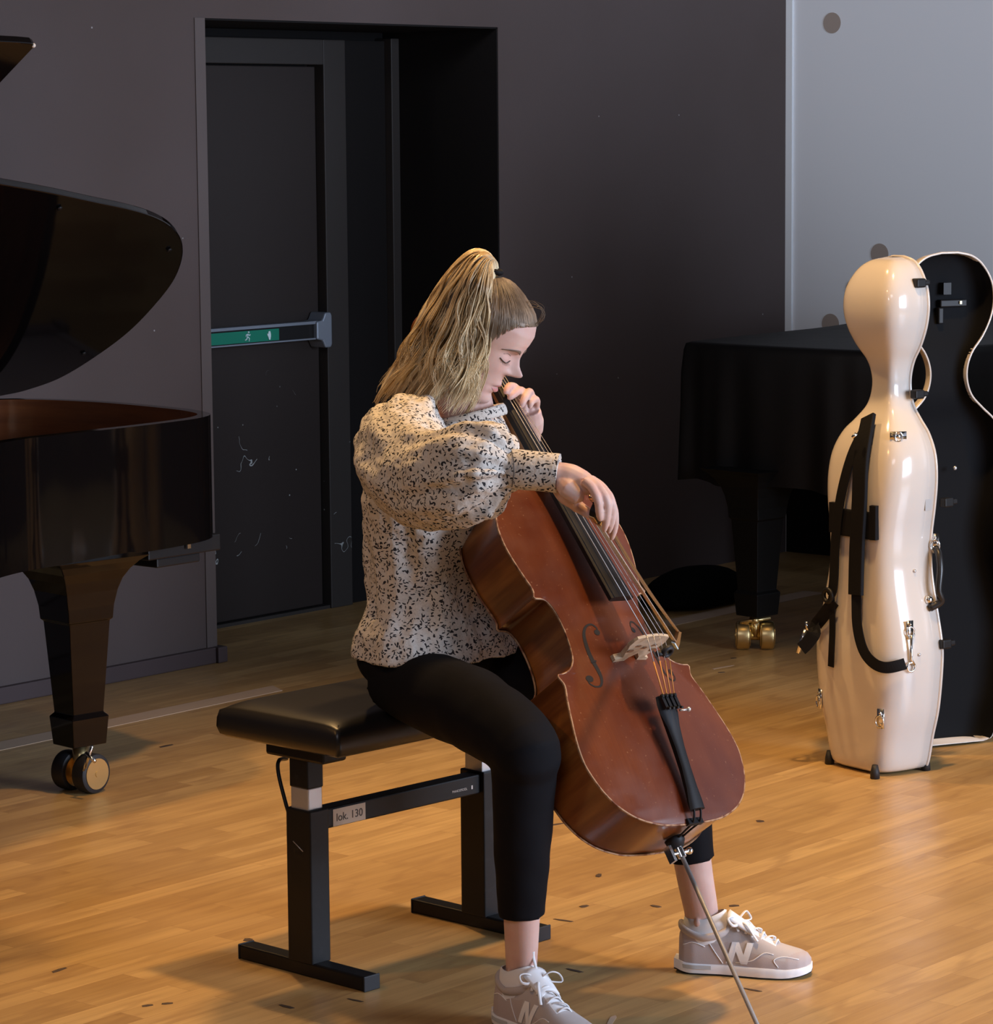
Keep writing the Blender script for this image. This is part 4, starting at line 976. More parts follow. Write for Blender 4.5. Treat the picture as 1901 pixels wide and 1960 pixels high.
def feat(l, u):
    """forward displacement from the smooth head"""
    al = abs(l); d = 0.0
    for u0, h, s, su in ((-.027, .0245, .0085, .0095), (-.018, .0125, .0075, .010), (-.006, .0095, .0068, .010), (.006, .0045, .0075, .010), (-.034, .008, .0150, .006)):
        d += h*G(l, s)*G(u-u0, su)
    d += .0048*G(al-.0135, .006)*G(u+.033, .006)                      # nostril wings
    d -= .0085*G(al-.030, .015)*G(u-.000, .011)                       # sockets
    d += .0062*G(al-.034, .0120)*G(u+.005, .0078)                     # lids over the eyeball
    d += .0028*G(al-.028, .018)*G(u-.0165, .006)                      # brow
    d += .0040*G(al-.042, .016)*G(u+.030, .018)                       # cheekbone
    d += .0058*G(l, .019)*G(u+.0645, .0056) - .0012*G(l, .0025)*G(u+.057, .006)
    d += .0058*G(l, .0165)*G(u+.0780, .0056)
    d -= .0036*G(l, .024)*G(u+.0712, .0020)
    d -= .0022*G(l, .02)*G(u+.0885, .005)
    d += .0035*G(l, .016)*G(u+.104, .010)
    d -= .0022*G(al-.024, .006)*G(u+.071, .010)
    return d
def hsurf(l, u, off=0.0):
    F_, B_, W_ = (np.interp(u, T_[:, 0], T_[:, 1]) for T_ in (Ft, Bt, Wt)); c0 = (F_+B_)/2*0.35
    sa = min(1, abs(l)/W_)**(1/.92); ca = math.sqrt(max(0, 1-sa*sa)); f = c0+(F_-c0)*ca**.82
    return hw(f+feat(l, u)+off, l, u)
MBh = MB(); rings = []
us = list(np.linspace(-.136, .108, 124))+[.111, .114, .1165]
na = 128
for u in us:
    F_, B_, W_ = (np.interp(u, T_[:, 0], T_[:, 1]) for T_ in (Ft, Bt, Wt)); c0 = (F_+B_)/2*0.35; ring = []
    for k in range(na):
        a = 2*math.pi*k/na; a = a - 0.35*math.sin(a) if True else a   # denser at the face
        ca, sa = math.cos(a), math.sin(a)
        l = W_*math.copysign(abs(sa)**.92, sa)
        f = c0+(F_-c0)*abs(ca)**.82 if ca > 0 else c0+(B_-c0)*abs(ca)**.9
        if ca > 0: f += feat(l, u)*min(1, ca*4)
        ring.append(hw(f, l, u))
    rings.append(ring)
V, F = loft(rings); headshell = (V, F)

# ---- skeleton joints
J = dict(hipc=np.array([-.11, 6.08, .645]), rh=np.array([-.168, 6.00, .64]), lh=np.array([-.052, 6.15, .64]),
         rk=np.array([.045, 5.61, .555]), lk=np.array([.345, 6.045, .54]), ra=np.array([.040, 5.678, .105]), la=np.array([.409, 6.063, .105]),
         rs=aty(772, 845, 5.94), re=aty(850, 918, 5.69), rw=aty(1066, 910, 5.585), ls=aty(935, 850, 6.22), le=aty(975, 945, 6.36), lw=aty(1013, 842, 6.215))
def finger(b, pts, r0, r1, n=9):
    P = catmull(pts, 16); R = np.linspace(r0, r1, 16); R[-1] *= .72; R[-2] *= .92
    tip = P[-1]+(P[-1]-P[-2])/np.linalg.norm(P[-1]-P[-2])*r1*.55
    P = np.vstack([P, tip]); R = np.append(R, r1*.35)
    for f_, g_ in ((6, 1.07), (11, 1.06)): R[f_] *= g_
    b.tube(P, R, n)
def PX(*a): return [aty(*p) for p in a]
body = MB(); body.add(*headshell)
# ears
for s in (-1, 1):
    V, F = tube(catmull([hw(.004, s*.074, -.030), hw(-.004, s*.080, -.012), hw(-.010, s*.083, .010), hw(.004, s*.078, .020), hw(.012, s*.072, .006)], 20), (.0055), 8); body.add(V, F)
    body.sph(hw(.002, s*.073, -.005), (.012, .005, .022), 12, 8, (HF, HL, HU))
# neck, trunk
nb = aty(893, 800, 6.06)
body.tube(catmull([hw(.010, 0, -.050), hw(-.010, 0, -.095), nb+np.array([0, 0, .02]), nb+np.array([-.01, 0, -.05])], 14), np.linspace(.050, .058, 14), 20)
spine = [J['hipc'], np.array([-.118, 6.08, .80]), np.array([-.110, 6.075, .95]), np.array([-.098, 6.07, 1.05]), np.array([-.075, 6.065, 1.12])]
body.tube(catmull(spine, 16), [(.125*(1-.2*abs(k-3)/12), .080) for k in range(16)], 20, up=(.8, -.6, 0))
body.tube(catmull([J['rs'], J['re'], aty(968, 900, 5.615), J['rw']], 16), np.interp(np.linspace(0, 3, 16), [0, 1, 2, 3], [.046, .036, .029, .0255]), 14)
body.tube(catmull([J['ls'], J['le'], (J['le']+J['lw'])/2, J['lw']], 16), np.interp(np.linspace(0, 3, 16), [0, 1, 2, 3], [.046, .036, .030, .0245]), 14)
for h, k, a in (('rh', 'rk', 'ra'), ('lh', 'lk', 'la')):
    fd = np.array([.6, -.8, 0]) if h == 'rh' else np.array([.98, -.2, 0])
    body.tube(catmull([J[h]-Z*.028, (J[h]+J[k])/2-Z*.006, J[k]-Z*.01], 16), np.interp(np.linspace(0, 2, 16), range(3), [.052, .050, .040]), 24)
    rr_ = np.interp(np.linspace(0, 5, 30), range(6), [.044, .041, .0375, .0345, .0365, .030])
    body.tube(catmull([J[k], (J[k]+J[a])/2, J[k]*.22+J[a]*.78, J[a]+Z*.015, J[a]-Z*.025, J[a]-Z*.06+fd*.004], 30), np.stack([rr_*np.interp(np.linspace(0, 5, 30), range(6), [1, .95, .84, .76, .74, .7]), rr_], 1), 28, up=fd)
    sdv = np.array([fd[1], -fd[0], 0])
    body.sph(J[a]+sdv*.0225+fd*-.004, (.009, .008, .012), 10, 8)
# right hand : palm and fingers over the bow
W1 = J['rw']
pr = PX((1066, 910, 5.585), (1092, 916, 5.578), (1118, 926, 5.568), (1140, 934, 5.562))
body.tube(catmull(pr, 12), np.interp(np.linspace(0, 3, 12)[:, None][:, 0], [0, 1, 2, 3], [.0255, .0275, .0235, .013])[:, None]*np.array([[.95, 1.0]]), 16, up=(0, -.2, 1))
body.tube(PX((1068, 914, 5.580), (1088, 936, 5.554), (1106, 951, 5.552), (1116, 952, 5.556)), [.014, .0195, .0165, .008], 12)            # heel of the hand
body.tube(catmull(PX((1070, 928, 5.60), (1086, 950, 5.598), (1104, 965, 5.592)), 8), [.017, .018, .0185, .018, .017, .0155, .014, .010], 12)
finger(body, PX((1118, 920, 5.545), (1133, 934, 5.535), (1144, 958, 5.528), (1147, 980, 5.534), (1149, 995, 5.542)), .0095, .0064)
finger(body, PX((1124, 916, 5.562), (1146, 934, 5.548), (1162, 962, 5.540), (1161, 990, 5.546), (1157, 1015, 5.556)), .0100, .0069)
finger(body, PX((1130, 918, 5.580), (1153, 934, 5.566), (1171, 962, 5.556), (1171, 992, 5.562), (1165, 1018, 5.572)), .0102, .0071)
finger(body, PX((1132, 922, 5.602), (1156, 938, 5.588), (1174, 972, 5.578), (1177, 1003, 5.584), (1171, 1031, 5.592)), .0100, .0069)
finger(body, PX((1084, 948, 5.605), (1102, 966, 5.602), (1120, 978, 5.592), (1134, 990, 5.578)), .0145, .0088)
# left hand : fingers on the fingerboard by the lips
body.tube(catmull(PX((1013, 842, 6.215), (1014, 822, 6.195), (1015, 805, 6.175), (1012, 788, 6.165)), 10), [(.020, .024)]*3+[(.022, .028)]*4+[(.019, .026)]*3, 14, up=(1, 0, 0))
finger(body, PX((1000, 792, 6.165), (993, 757, 6.165), (986, 742, 6.140), (975, 740, 6.105), (968, 751, 6.086)), .0100, .0078)
finger(body, PX((1004, 790, 6.165), (1001, 758, 6.160), (996, 747, 6.130), (984, 754, 6.104), (975, 762, 6.092)), .0100, .0074)
finger(body, PX((1014, 792, 6.170), (1016, 764, 6.165), (1013, 750, 6.138), (1004, 763, 6.112), (998, 778, 6.102)), .0100, .0073)
finger(body, PX((1020, 797, 6.178), (1026, 778, 6.172), (1026, 765, 6.150), (1018, 768, 6.130), (1014, 779, 6.122)), .0092, .0068)
finger(body, PX((1005, 815, 6.19), (995, 797, 6.205), (985, 780, 6.200), (978, 768, 6.190)), .0120, .0088)
person = body.build('person', M['skin'])
recalc(person)
m = person.modifiers.new('union', 'REMESH'); m.mode = 'VOXEL'; m.voxel_size = 0.0023; m.use_smooth_shade = True
m = person.modifiers.new('soft', 'SMOOTH'); m.factor = 0.5; m.iterations = 3
tag(person, 'seated young woman in printed blouse playing a cello, blonde ponytail, looking down', 'person')
def child(b, name, m_, smooth=True, parent=None): return b.build(name, m_, parent or person, smooth)
# face details
def patch(fn, nu_, nv_, name, m_):
    V = [fn(i/(nu_-1), j/(nv_-1)) for j in range(nv_) for i in range(nu_)]
    F = [(j*nu_+i, j*nu_+i+1, (j+1)*nu_+i+1, (j+1)*nu_+i) for j in range(nv_-1) for i in range(nu_-1)]
    return mk(name, V, F, m_, person)
def lipu(s, v):
    x = (s-.5)*2; l = x*.0215; top_ = -.0712+.0092*(1-x*x)**.75*(1-.14*G(x, .16)); return hsurf(l, -.0712-.0004+(top_+.0712)*v, .0009-.0006*abs(x)**3)
def lipl(s, v):
    x = (s-.5)*2; l = x*.0205; lo_ = -.0716-.0108*(1-x*x)**.8; return hsurf(l, -.0714+(lo_+.0714)*v, .0011-.0008*abs(x)**3)
patch(lipu, 25, 8, 'upper_lip', M['lip']); patch(lipl, 25, 8, 'lower_lip', M['lip'])
for s in (-1, 1):
    pts = [hsurf(s*l, u, .0016) for l, u in ((.0195, -.0085), (.0255, -.0120), (.0330, -.0140), (.0405, -.0125), (.0475, -.0085))]
    b = MB(); b.tube(catmull(pts, 16), (.0016, .0008), 6)
    for k in range(9):
        l = .0245+.0026*k; u = -.0140+.8*(l-.034)**2*30; p = hsurf(s*l, u, .001); b.tube([p, p+HF*.0055-HU*.0050+HL*s*(.0010*(k-3))], [.0005, .00015], 4)
    child(b, 'eyelashes', M['lash'])
    b = MB(); b.tube(catmull([hsurf(s*l, u, .0014) for l, u in ((.012, .0120), (.021, .0160), (.032, .0175), (.044, .0150), (.0545, .0085))], 18), np.interp(np.linspace(0, 1, 18), [0, .3, 1], [.0032, .0030, .0010])[:, None]*np.array([[1, .40]]), 8, up=HF)
    child(b, 'eyebrow', M['brow'])
    b = MB(); b.tube(catmull([hsurf(s*l, u, .0005) for l, u in ((.0205, .000), (.028, .0028), (.035, .0034), (.044, .0012))], 12), (.0006), 5); child(b, 'eyelid_fold', M['brow'])
b = MB()
for s in (-1, 1): b.sph(hsurf(s*.0085, -.0395, -.0005), (.0035, .0028, .0018), 8, 6, (HF, HL, HU))
child(b, 'nostrils', M['lash'])

# ---- hair
RT = hw(-.040, 0, .118)
bvh_head = BVHTree.FromPolygons([Vector(v) for v in headshell[0]], [f for f in headshell[1]])
def capP(d, k=1.0):   # direction -> scalp surface
    d = np.array(d, float); d = d/np.linalg.norm(d); wd_ = HF*d[0]+HL*d[1]+HU*d[2]
    h = bvh_head.ray_cast(Vector(hw(0, 0, .016)), Vector(wd_)); s = h[3] if h[0] is not None else .095
    return np.array([0, 0, .016])+d*s*k
def hl_u(f): return np.interp(f, [-.10, -.06, -.02, .0, .0300, .0354, .0408, .0473, .0618, .0781, .09], [-.075, -.075, -.060, -.045, -.022, -.007, .0134, .033, .0575, .0690, .074])
nr = 60; nc = 96; V = []; keep = []
for j in range(nr):
    th = math.pi*j/(nr-1)*.93
    for k in range(nc):
        ph = 2*math.pi*k/nc; d = (math.sin(th)*math.cos(ph), math.sin(th)*math.sin(ph), math.cos(th)); p = capP(d, 1.030); V.append(hw(*p)); keep.append(p[2] > hl_u(p[0]))
F = []
for j in range(nr-1):
    for k in range(nc):
        q = (j*nc+k, j*nc+(k+1) % nc, (j+1)*nc+(k+1) % nc, (j+1)*nc+k)
        if all(keep[i] for i in q): F.append(q)
scalp = mk('scalp_hair', V, F, M['roots'], person); recalc(scalp)
b = MB(); rl = np.array([-.040, 0, .118])
for k in range(900):
    ph = rnd.uniform(-math.pi, math.pi); 
    lo_, hi_ = 0.05, math.pi*.9
    for _ in range(18):
        mid = (lo_+hi_)/2; p = capP((math.sin(mid)*math.cos(ph), math.sin(mid)*math.sin(ph), math.cos(mid)))
        if p[2] > hl_u(p[0]): lo_ = mid
        else: hi_ = mid
    p0 = capP((math.sin(lo_)*math.cos(ph), math.sin(lo_)*math.sin(ph), math.cos(lo_)))
    if rnd.random() < .45: p0 = p0+(rl-p0)*rnd.uniform(.0, .6)
    pts = []
    wv = rnd.uniform(-.004, .004)
    for q in np.linspace(0, 1, 12):
        p = p0*(1-q)+rl*q; c0 = np.array([0, 0, .016]); dd = p-c0; dd[1] += wv*math.sin(q*math.pi)
        s = capP(dd, 1.0); lift = 1.028+.022*q**2+.010*rnd.random()*math.sin(math.pi*q)
        pts.append(hw(*(c0+(s-c0)*lift)))
    b.tube(pts, np.interp(np.linspace(0, 1, 12), [0, .2, 1], [.0005, .0013, .0011]), 4)
child(b, 'pulled_back_hair', M['roots'], parent=None)
P = disc_path(RT+HU*.004, HF*.8+HU*.2, HL, .0135, 22); b = MB(); b.tube(P, .0055, 8, closed=True); child(b, 'hair_tie', M['webbing'])
# ponytail : envelope of guides, left edge to right edge
Lg = np.array([(947, 522), (928, 486), (893, 488), (842, 545), (806, 610), (775, 670), (745, 722), (716, 772)], float)
Rg = np.array([(950, 522), (944, 500), (942, 520), (940, 568), (938, 628), (932, 690), (916, 750), (890, 808)], float)
Lc, Rc = catmull(Lg, 40), catmull(Rg, 40)
tt = np.linspace(0, 1, 40)
def strand(s, d, ln, ph, amp, jit, fq=15):
    P = []
    n = 30
    for i in range(n):
        q = i/(n-1)*ln; k = q*39; i0 = int(min(38, k)); f = k-i0
        Lp = Lc[i0]*(1-f)+Lc[i0+1]*f; Rp = Rc[i0]*(1-f)+Rc[i0+1]*f
        p = Lp*(1-s)+Rp*s
        g = min(1, max(0, (q-.22)/.6))
        wv = amp*g*(math.sin(q*fq+ph)+.40*math.sin(q*fq*1.9+ph*2.3))
        tdir = (Rp-Lp); tdir /= max(1, np.linalg.norm(tdir)); p = p+tdir*wv+np.array(jit[:2])*g
        bul = math.sin(math.pi*min(1, max(0, s)))**.6
        Yb = 6.03-.075*min(1, q*2.6)*(.35+.65*min(1, s*1.6)) - .030*bul*min(1, q*3)
        if s < .35: Yb += .03*min(1, q*2)
        Y = Yb + d*.075*min(1, .12+q*2.2) + .003*g*math.cos(q*15+ph)+jit[2]
        P.append(aty(p[0], p[1], Y))
    return P
def ponytail(nclump, per, name, matl, rad, d0_, d1_, amp_):
    b = MB()
    for c in range(nclump):
        s0_ = (c+rnd.random())/nclump; s0_ = min(.995, max(.005, s0_)); dd = rnd.uniform(d0_, d1_); ph = rnd.uniform(0, 6.28)+s0_*5; am = rnd.uniform(.35, 1)*amp_; ln0 = rnd.uniform(.80, 1.0)*(1.0 if s0_ > .55 else 1.03); fq0 = rnd.uniform(13, 22)
        for k in range(per):
            s = s0_+rnd.gauss(0, .010); d = dd+rnd.gauss(0, .06)
            if rnd.random() < .08: s += rnd.gauss(0, .05)
            s = min(1.0, max(0, s))
            P = strand(s, d, min(1, ln0*rnd.uniform(.90, 1.0)), ph+rnd.gauss(0, .15), am*rnd.uniform(.85, 1.15), (rnd.gauss(0, 1.5), rnd.gauss(0, 1.5), rnd.gauss(0, .002)), fq0)
            R = rad*np.interp(np.linspace(0, 1, 30), [0, .1, .7, 1], [.8, 1.0, .9, .15])*rnd.uniform(.7, 1.3)
            b.tube(P, R, 4, cap=False)
    return child(b, name, matl)
pt_ = ponytail(46, 5, 'ponytail_underlayer', M['hair'], .0070, .35, .9, 4)
ponytail(170, 13, 'ponytail', M['hair'], .0011, -.15, 1, 14)
# stray wisps at the forehead
b = MB()
for k in range(9):
    a = rnd.uniform(-6, 6); P = [aty(1006+a, 585+a, 5.99), aty(1020+rnd.uniform(-5, 5), 583+rnd.uniform(-8, 8), 5.985), aty(1036+rnd.uniform(-5, 6), 592+rnd.uniform(-8, 8), 5.98), aty(1040+rnd.uniform(-4, 4), 606+rnd.uniform(-6, 6), 5.98), aty(1026+rnd.uniform(-4, 4), 622+rnd.uniform(-5, 4), 5.985)]
    b.tube(catmull(P, 16), .0003, 3, cap=False)
child(b, 'stray_hair', M['roots'])

# ---- trousers
b = MB()
b.tube(catmull([J['rh']+np.array([-.030, .03, -.022]), J['rh']*.7+J['rk']*.3-Z*.014, J['rh']*.4+J['rk']*.6+Z*.006, J['rk']+Z*.004, J['rk']*.90+J['ra']*.10+np.array([.003, 0, 0]), J['rk']*.6+J['ra']*.4, np.array([.0413, 5.660, .245]), np.array([.0413, 5.662, .222])], 44),
       np.interp(np.linspace(0, 7, 44), range(8), [.076, .080, .080, .068, .062, .0555, .0455, .0455])[:, None]*np.array([[1, 1]]), 28)
b.tube(catmull([J['lh']+np.array([-.01, .03, .0]), J['lh']*.7+J['lk']*.3-Z*.006, J['lh']*.4+J['lk']*.6+Z*.01, J['lk'], J['lk']*.9+J['la']*.1, J['lk']*.6+J['la']*.4, np.array([.386, 6.05, .255]), np.array([.389, 6.05, .232])], 44),
       np.interp(np.linspace(0, 7, 44), range(8), [.084, .086, .078, .064, .061, .056, .047, .0465]), 28)
b.sph(J['hipc']+np.array([-.026, .014, .008]), (.176, .128, .086), 28, 18, (np.array([.6, .8, 0]), np.array([.8, -.6, 0]), Z))
b.tube([J['hipc']+np.array([-.005, 0, .02]), J['hipc']+np.array([-.008, 0, .10])], [(.165, .120), (.155, .112)], 28, up=(.8, -.6, 0))
tr = child(b, 'trousers', M['trouser']); recalc(tr)
m = tr.modifiers.new('union', 'REMESH'); m.mode = 'VOXEL'; m.voxel_size = 0.005; m.use_smooth_shade = True
m = tr.modifiers.new('soft', 'SMOOTH'); m.factor = 0.6; m.iterations = 6
tx = bpy.data.textures.new('cloth_creases', 'CLOUDS'); tx.noise_scale = 0.09; tx.noise_depth = 1
m = tr.modifiers.new('creases', 'DISPLACE'); m.texture = tx; m.strength = 0.006; m.mid_level = 0.5; m.texture_coords = 'LOCAL'

# ---- blouse
b = MB()
LAT = np.array([-.62, -.785, 0]); FRN = np.array([.785, -.62, 0])       # towards her right, towards her front
def tring(cx, cy_y, Y, a, bb, ph=0.0, fold=0.0, n=64):
    c = aty(cx, cy_y, Y); th = np.linspace(0, 2*math.pi, n, endpoint=False)
    rr = 1+1.5*fold*(np.sin(th*7+ph)+.6*np.sin(th*11+2*ph+1)+.4*np.sin(th*17-ph))
    return c + np.outer(np.cos(th)*a*rr, LAT) + np.outer(np.sin(th)*bb*rr, FRN)
tr_ = [(838, 1248, 6.085, .192, .152, 0, .010), (838, 1230, 6.085, .191, .149, .1, .013), (836, 1198, 6.085, .180, .142, .4, .018), (835, 1165, 6.083, .156, .124, .9, .026), (834, 1120, 6.08, .148, .118, 1.5, .028), (833, 1070, 6.08, .155, .118, 2.0, .024), (833, 1010, 6.075, .165, .121, 2.5, .018),
       (834, 950, 6.07, .176, .124, 3, .010), (842, 900, 6.065, .178, .118, 3, .008), (852, 858, 6.062, .170, .106, 3, .004), (866, 828, 6.06, .140, .088, 3, 0), (880, 812, 6.06, .100, .070, 3, 0), (888, 803, 6.058, .068, .060, 3, 0), (892, 798, 6.058, .058, .054, 3, 0)]
V, F = loft([tring(*q) for q in tr_]); b.add(V, F)
# puffed right sleeve
sl = catmull([tuple(aty(*p)) + (r,) for p, r in (((812, 832, 6.01), .060), ((784, 838, 5.975), .084), ((772, 848, 5.93), .092), ((778, 878, 5.86), .094), ((802, 908, 5.78), .094), ((838, 918, 5.71), .092), ((878, 908, 5.665), .093), ((912, 898, 5.64), .090), ((942, 894, 5.622), .080), ((963, 895, 5.612), .062), ((977, 897, 5.606), .043), ((985, 898, 5.602), .036))], 70)
P = sl[:, :3]; R = sl[:, 3]
n = 96; th = np.linspace(0, 2*math.pi, n, endpoint=False)
T = np.gradient(P, axis=0); T /= np.linalg.norm(T, axis=1)[:, None]; u = Z.copy(); V = []
for j in range(len(P)):
    u = u-T[j]*(u @ T[j]); u /= np.linalg.norm(u); sd = np.cross(T[j], u); q = j/(len(P)-1)
    fa_ = .20*max(0, (q-.35)/.65)**1.2; fb_ = .07*max(0, 1-q/.40)
    rr = R[j]*(1+fa_*(np.sin(th*10+q*1.6)*.8+.5*np.sin(th*15+1))*(1.0)+fb_*(np.sin(th*9+.5)+.5*np.sin(th*15))+.035*np.sin(th*3+q*9)+.028*np.sin(th*5-q*14)+.020*np.sin(th*8+q*22))
    V.append(P[j]+np.outer(np.cos(th)*rr, sd)+np.outer(np.sin(th)*rr, u))
V, F = loft(V); b.add(V, F)
cuffb = MB()
cf = PX((978, 898, 5.607), (990, 898.5, 5.600), (1020, 901, 5.592), (1050, 904, 5.586), (1069, 906, 5.583))
cuffb.tube(cf, [(.034, .0385), (.034, .0375), (.0335, .0365), (.0335, .0362), (.034, .0366)], 40, up=(0, 0, 1))
b.tube(cf[:2], [.030, .030], 24)
# left sleeve
sl = catmull([tuple(aty(*p)) + (r,) for p, r in (((900, 835, 6.10), .055), ((930, 848, 6.20), .070), ((938, 885, 6.27), .072), ((958, 920, 6.33), .064), ((985, 915, 6.32), .050), ((1000, 890, 6.28), .038), ((1008, 868, 6.245), .028))], 30)
b.tube(sl[:, :3], sl[:, 3], 28)
bl_ = child(b, 'blouse', M['blouse']); recalc(bl_)
m = bl_.modifiers.new('union', 'REMESH'); m.mode = 'VOXEL'; m.voxel_size = 0.0034; m.use_smooth_shade = True
m = bl_.modifiers.new('soft', 'SMOOTH'); m.factor = 0.5; m.iterations = 2
tx2 = bpy.data.textures.new('blouse_drape', 'CLOUDS'); tx2.noise_scale = 0.055; tx2.noise_depth = 2
m = bl_.modifiers.new('drape', 'DISPLACE'); m.texture = tx2; m.strength = 0.016; m.mid_level = 0.5; m.texture_coords = 'LOCAL'
cu_ = child(cuffb, 'cuff', M['blouse']); autosmooth(cu_, 50)
# collar
b = MB(); cc_ = aty(905, 809, 6.045)
P = [cc_+HF*.0+np.array([math.cos(a)*.064, math.sin(a)*.060, .012+.016*math.cos(a+.2)]) for a in np.linspace(0, 2*math.pi, 40, endpoint=False)]
b.tube(P, (.0040, .012), 10, closed=True, up=(-.35, 0, 1)); child(b, 'collar', M['blouse'])
b = MB(); b.tube(disc_path(aty(981, 897.5, 5.605), np.array([.15, -.2, 0])+np.array([0, 0, 0]), Z, 1, 4)[:0] if False else [aty(979, 862, 5.597)+np.array([0, -.006, 0]), aty(983, 880, 5.566), aty(984, 905, 5.563), aty(980, 932, 5.575)], .0012, 6); child(b, 'cuff_seam', M['ink'])

# ---- sneakers
M['suede'] = mat('pinkish_grey_suede', (0.50, 0.415, 0.395), 0.85, bump=(400, .3, .0006), sheen=.1)
M['mesh_'] = mat('light_grey_mesh', (0.53, 0.475, 0.46), 0.85, bump=(700, .4, .0006))
M['shoewhite'] = mat('white_rubber', (0.93, 0.93, 0.95), 0.5)
M['lace'] = mat('white_lace', (0.84, 0.84, 0.86), 0.8, bump=(900, .3, .0005))
M['tread'] = mat('black_outsole', (0.02, 0.02, 0.022), 0.7)
M['shoegrey'] = mat('grey_midsole_insert', (0.55, 0.58, 0.60), 0.6)
def sneaker(heel, d, loose):
    d = np.array(d, float); d /= np.linalg.norm(d); rt = np.array([d[1], -d[0], 0])    # her right side of the shoe
    L = .268
    def sp_(s, v, z): return heel + d*s + rt*v + Z*z
    S_ = np.array([0, .01, .03, .06, .09, .115, .14, .17, .20, .225, .245, .258, .266])
    Wd = np.array([.018, .028, .0335, .0335, .0325, .0345, .038, .0425, .0440, .0420, .036, .026, .010])
    Ht = np.array([.080, .100, .098, .086, .090, .104, .097, .080, .065, .057, .051, .045, .036])
    ce = np.array([0, 0, 0, 0, .001, .002, .003, .003, .002, .0, -.003, -.005, -.006])
    def wz(s): return np.interp(s, S_, Wd), np.interp(s, S_, Ht), np.interp(s, S_, ce)
    zb = .020
    def upper(s, a):   # a 0..pi from right side over top
        w_, h_, c_ = wz(s); top_ = h_-zb
        x = math.cos(a); y = math.sin(a); nar = 1-np.interp(s, [0, .085, .12], [.04, .08, .48])*max(0, min(1, (h_-.05)/.05))*y**1.3
        return sp_(s, c_+w_*math.copysign(abs(x)**.75, x)*nar, zb+top_*y**.85)
    ss = catmull(np.array([[q, 0] for q in S_]), 60)[:, 0]; ss = np.clip(ss, 0, .266)
    rings = [[upper(s, a) for a in np.linspace(0, math.pi, 25)] for s in ss]
    # overlays by region
    V, F = loft(rings, closed_ring=False, cap=False); n = 25; F.append(tuple(range(n-1, -1, -1))); F.append(tuple((len(rings)-1)*n+k for k in range(n)))
    I = []
    for j in range(len(rings)-1):
        for k in range(n-1):
            s = (ss[j]+ss[j+1])/2; side = min(k, n-2-k)/11.5
            if s > .205+.045*side-.0 or (s > .13 and side < .22) or s < .055-.02*side or (s < .10 and side < .35) : I.append(0)
            elif s > .10 and side > .72 and s < .20: I.append(2)
            else: I.append(1)
    I += [0, 0]
    sh_ = mk('sneaker', V, F, [M['suede'], M['mesh_'], M['lace']], person, mi=I); recalc(sh_)
    # sole
    th = []
    for s in np.linspace(0, 1, 40): q = s*.266; w_, h_, c_ = wz(q); th.append((q-.004+.006*s, c_+w_+.0028))
    oth = [(q, 2*wz(max(0, min(.266, q)))[2]-v) for q, v in th[::-1]]
    ol_ = [(q, v) for q, v in th]+oth
    ol_ = [(-.010, .018)]+ol_+[(-.010, -.018)]
    k = len(ol_)
    def solering(z, g, lift=True): return [sp_(q*1.0, v*g, z*(.92-.25*max(0, (q-.19)/.08))+(.009*max(0, (q-.21)/.06)**1.6 if lift else 0)+(.006*max(0, (.02-q)/.03))) for q, v in ol_]
    V, F = loft([solering(.004, .97), solering(.010, 1.0), solering(.021, .99), solering(.025, .95)]); so = mk('sole', V, F, M['shoewhite'], sh_); recalc(so); autosmooth(so, 40)
    V, F = loft([solering(.0006, .93), solering(.0045, .96)]); o = mk('outsole', V, F, M['tread'], so); recalc(o)
    for q0, q1 in ((.0, .068),):
        poly = []
        V = [];
        for s in np.linspace(q0, q1, 12): w_, h_, c_ = wz(s); V += [sp_(s, c_+w_+.0048, .013), sp_(s, c_+w_+.0048, .021)]
        mk('heel_insert', V, [(2*i, 2*i+2, 2*i+3, 2*i+1) for i in range(11)], M['shoegrey'], so)
    # shoe skin lookup for stitched parts
    Vr = np.concatenate([np.array(r) for r in rings]); Fr = [f for f in F[:0]] + [(j*n+k_, j*n+k_+1, (j+1)*n+k_+1, (j+1)*n+k_) for j in range(len(rings)-1) for k_ in range(n-1)]
    bv = bvh_of(Vr, Fr)
    def on(s, z, off=.0008):
        c0 = sp_(s, .12, z); h = bv.ray_cast(Vector(c0), Vector(-rt)); 
        if h[0] is None: h = bv.find_nearest(Vector(sp_(s, .03, z)))
        return np.array(h[0])+rt*off
    # letter N on the side, a grid clipped to the letter strokes
    s0_, s1__, z0_, z1_ = .098, .142, .028, .070
    sh_k = .012
    def stroke(poly, name='letter_N'):
        (ax_, az_), (bx_, bz_), (cx_, cz_), (dx_, dz_) = poly; V = []
        m_, q_ = 9, 5
        for i in range(m_):
            for j in range(q_):
                f, g = i/(m_-1), j/(q_-1); x = (ax_*(1-f)+bx_*f)*(1-g)+(dx_*(1-f)+cx_*f)*g; z = (az_*(1-f)+bz_*f)*(1-g)+(dz_*(1-f)+cz_*f)*g
                V.append(on(s0_+(s1__-s0_)*x+sh_k*z, z0_+(z1_-z0_)*z, .0016))
        return V, [(i*q_+j, (i+1)*q_+j, (i+1)*q_+j+1, i*q_+j+1) for i in range(m_-1) for j in range(q_-1)]
    # the shoe is seen from its right side, so the letter reads along +s
    b = MB()
    for poly in (((0, 0), (0, 1), (.30, 1), (.30, 0)), ((0, 1), (.70, 0), (1.0, 0), (.32, 1)), ((.70, 0), (.70, 1), (1, 1), (1, 0))): b.add(*stroke(poly))
    b.build('logo', M['shoewhite'], sh_, smooth=False)
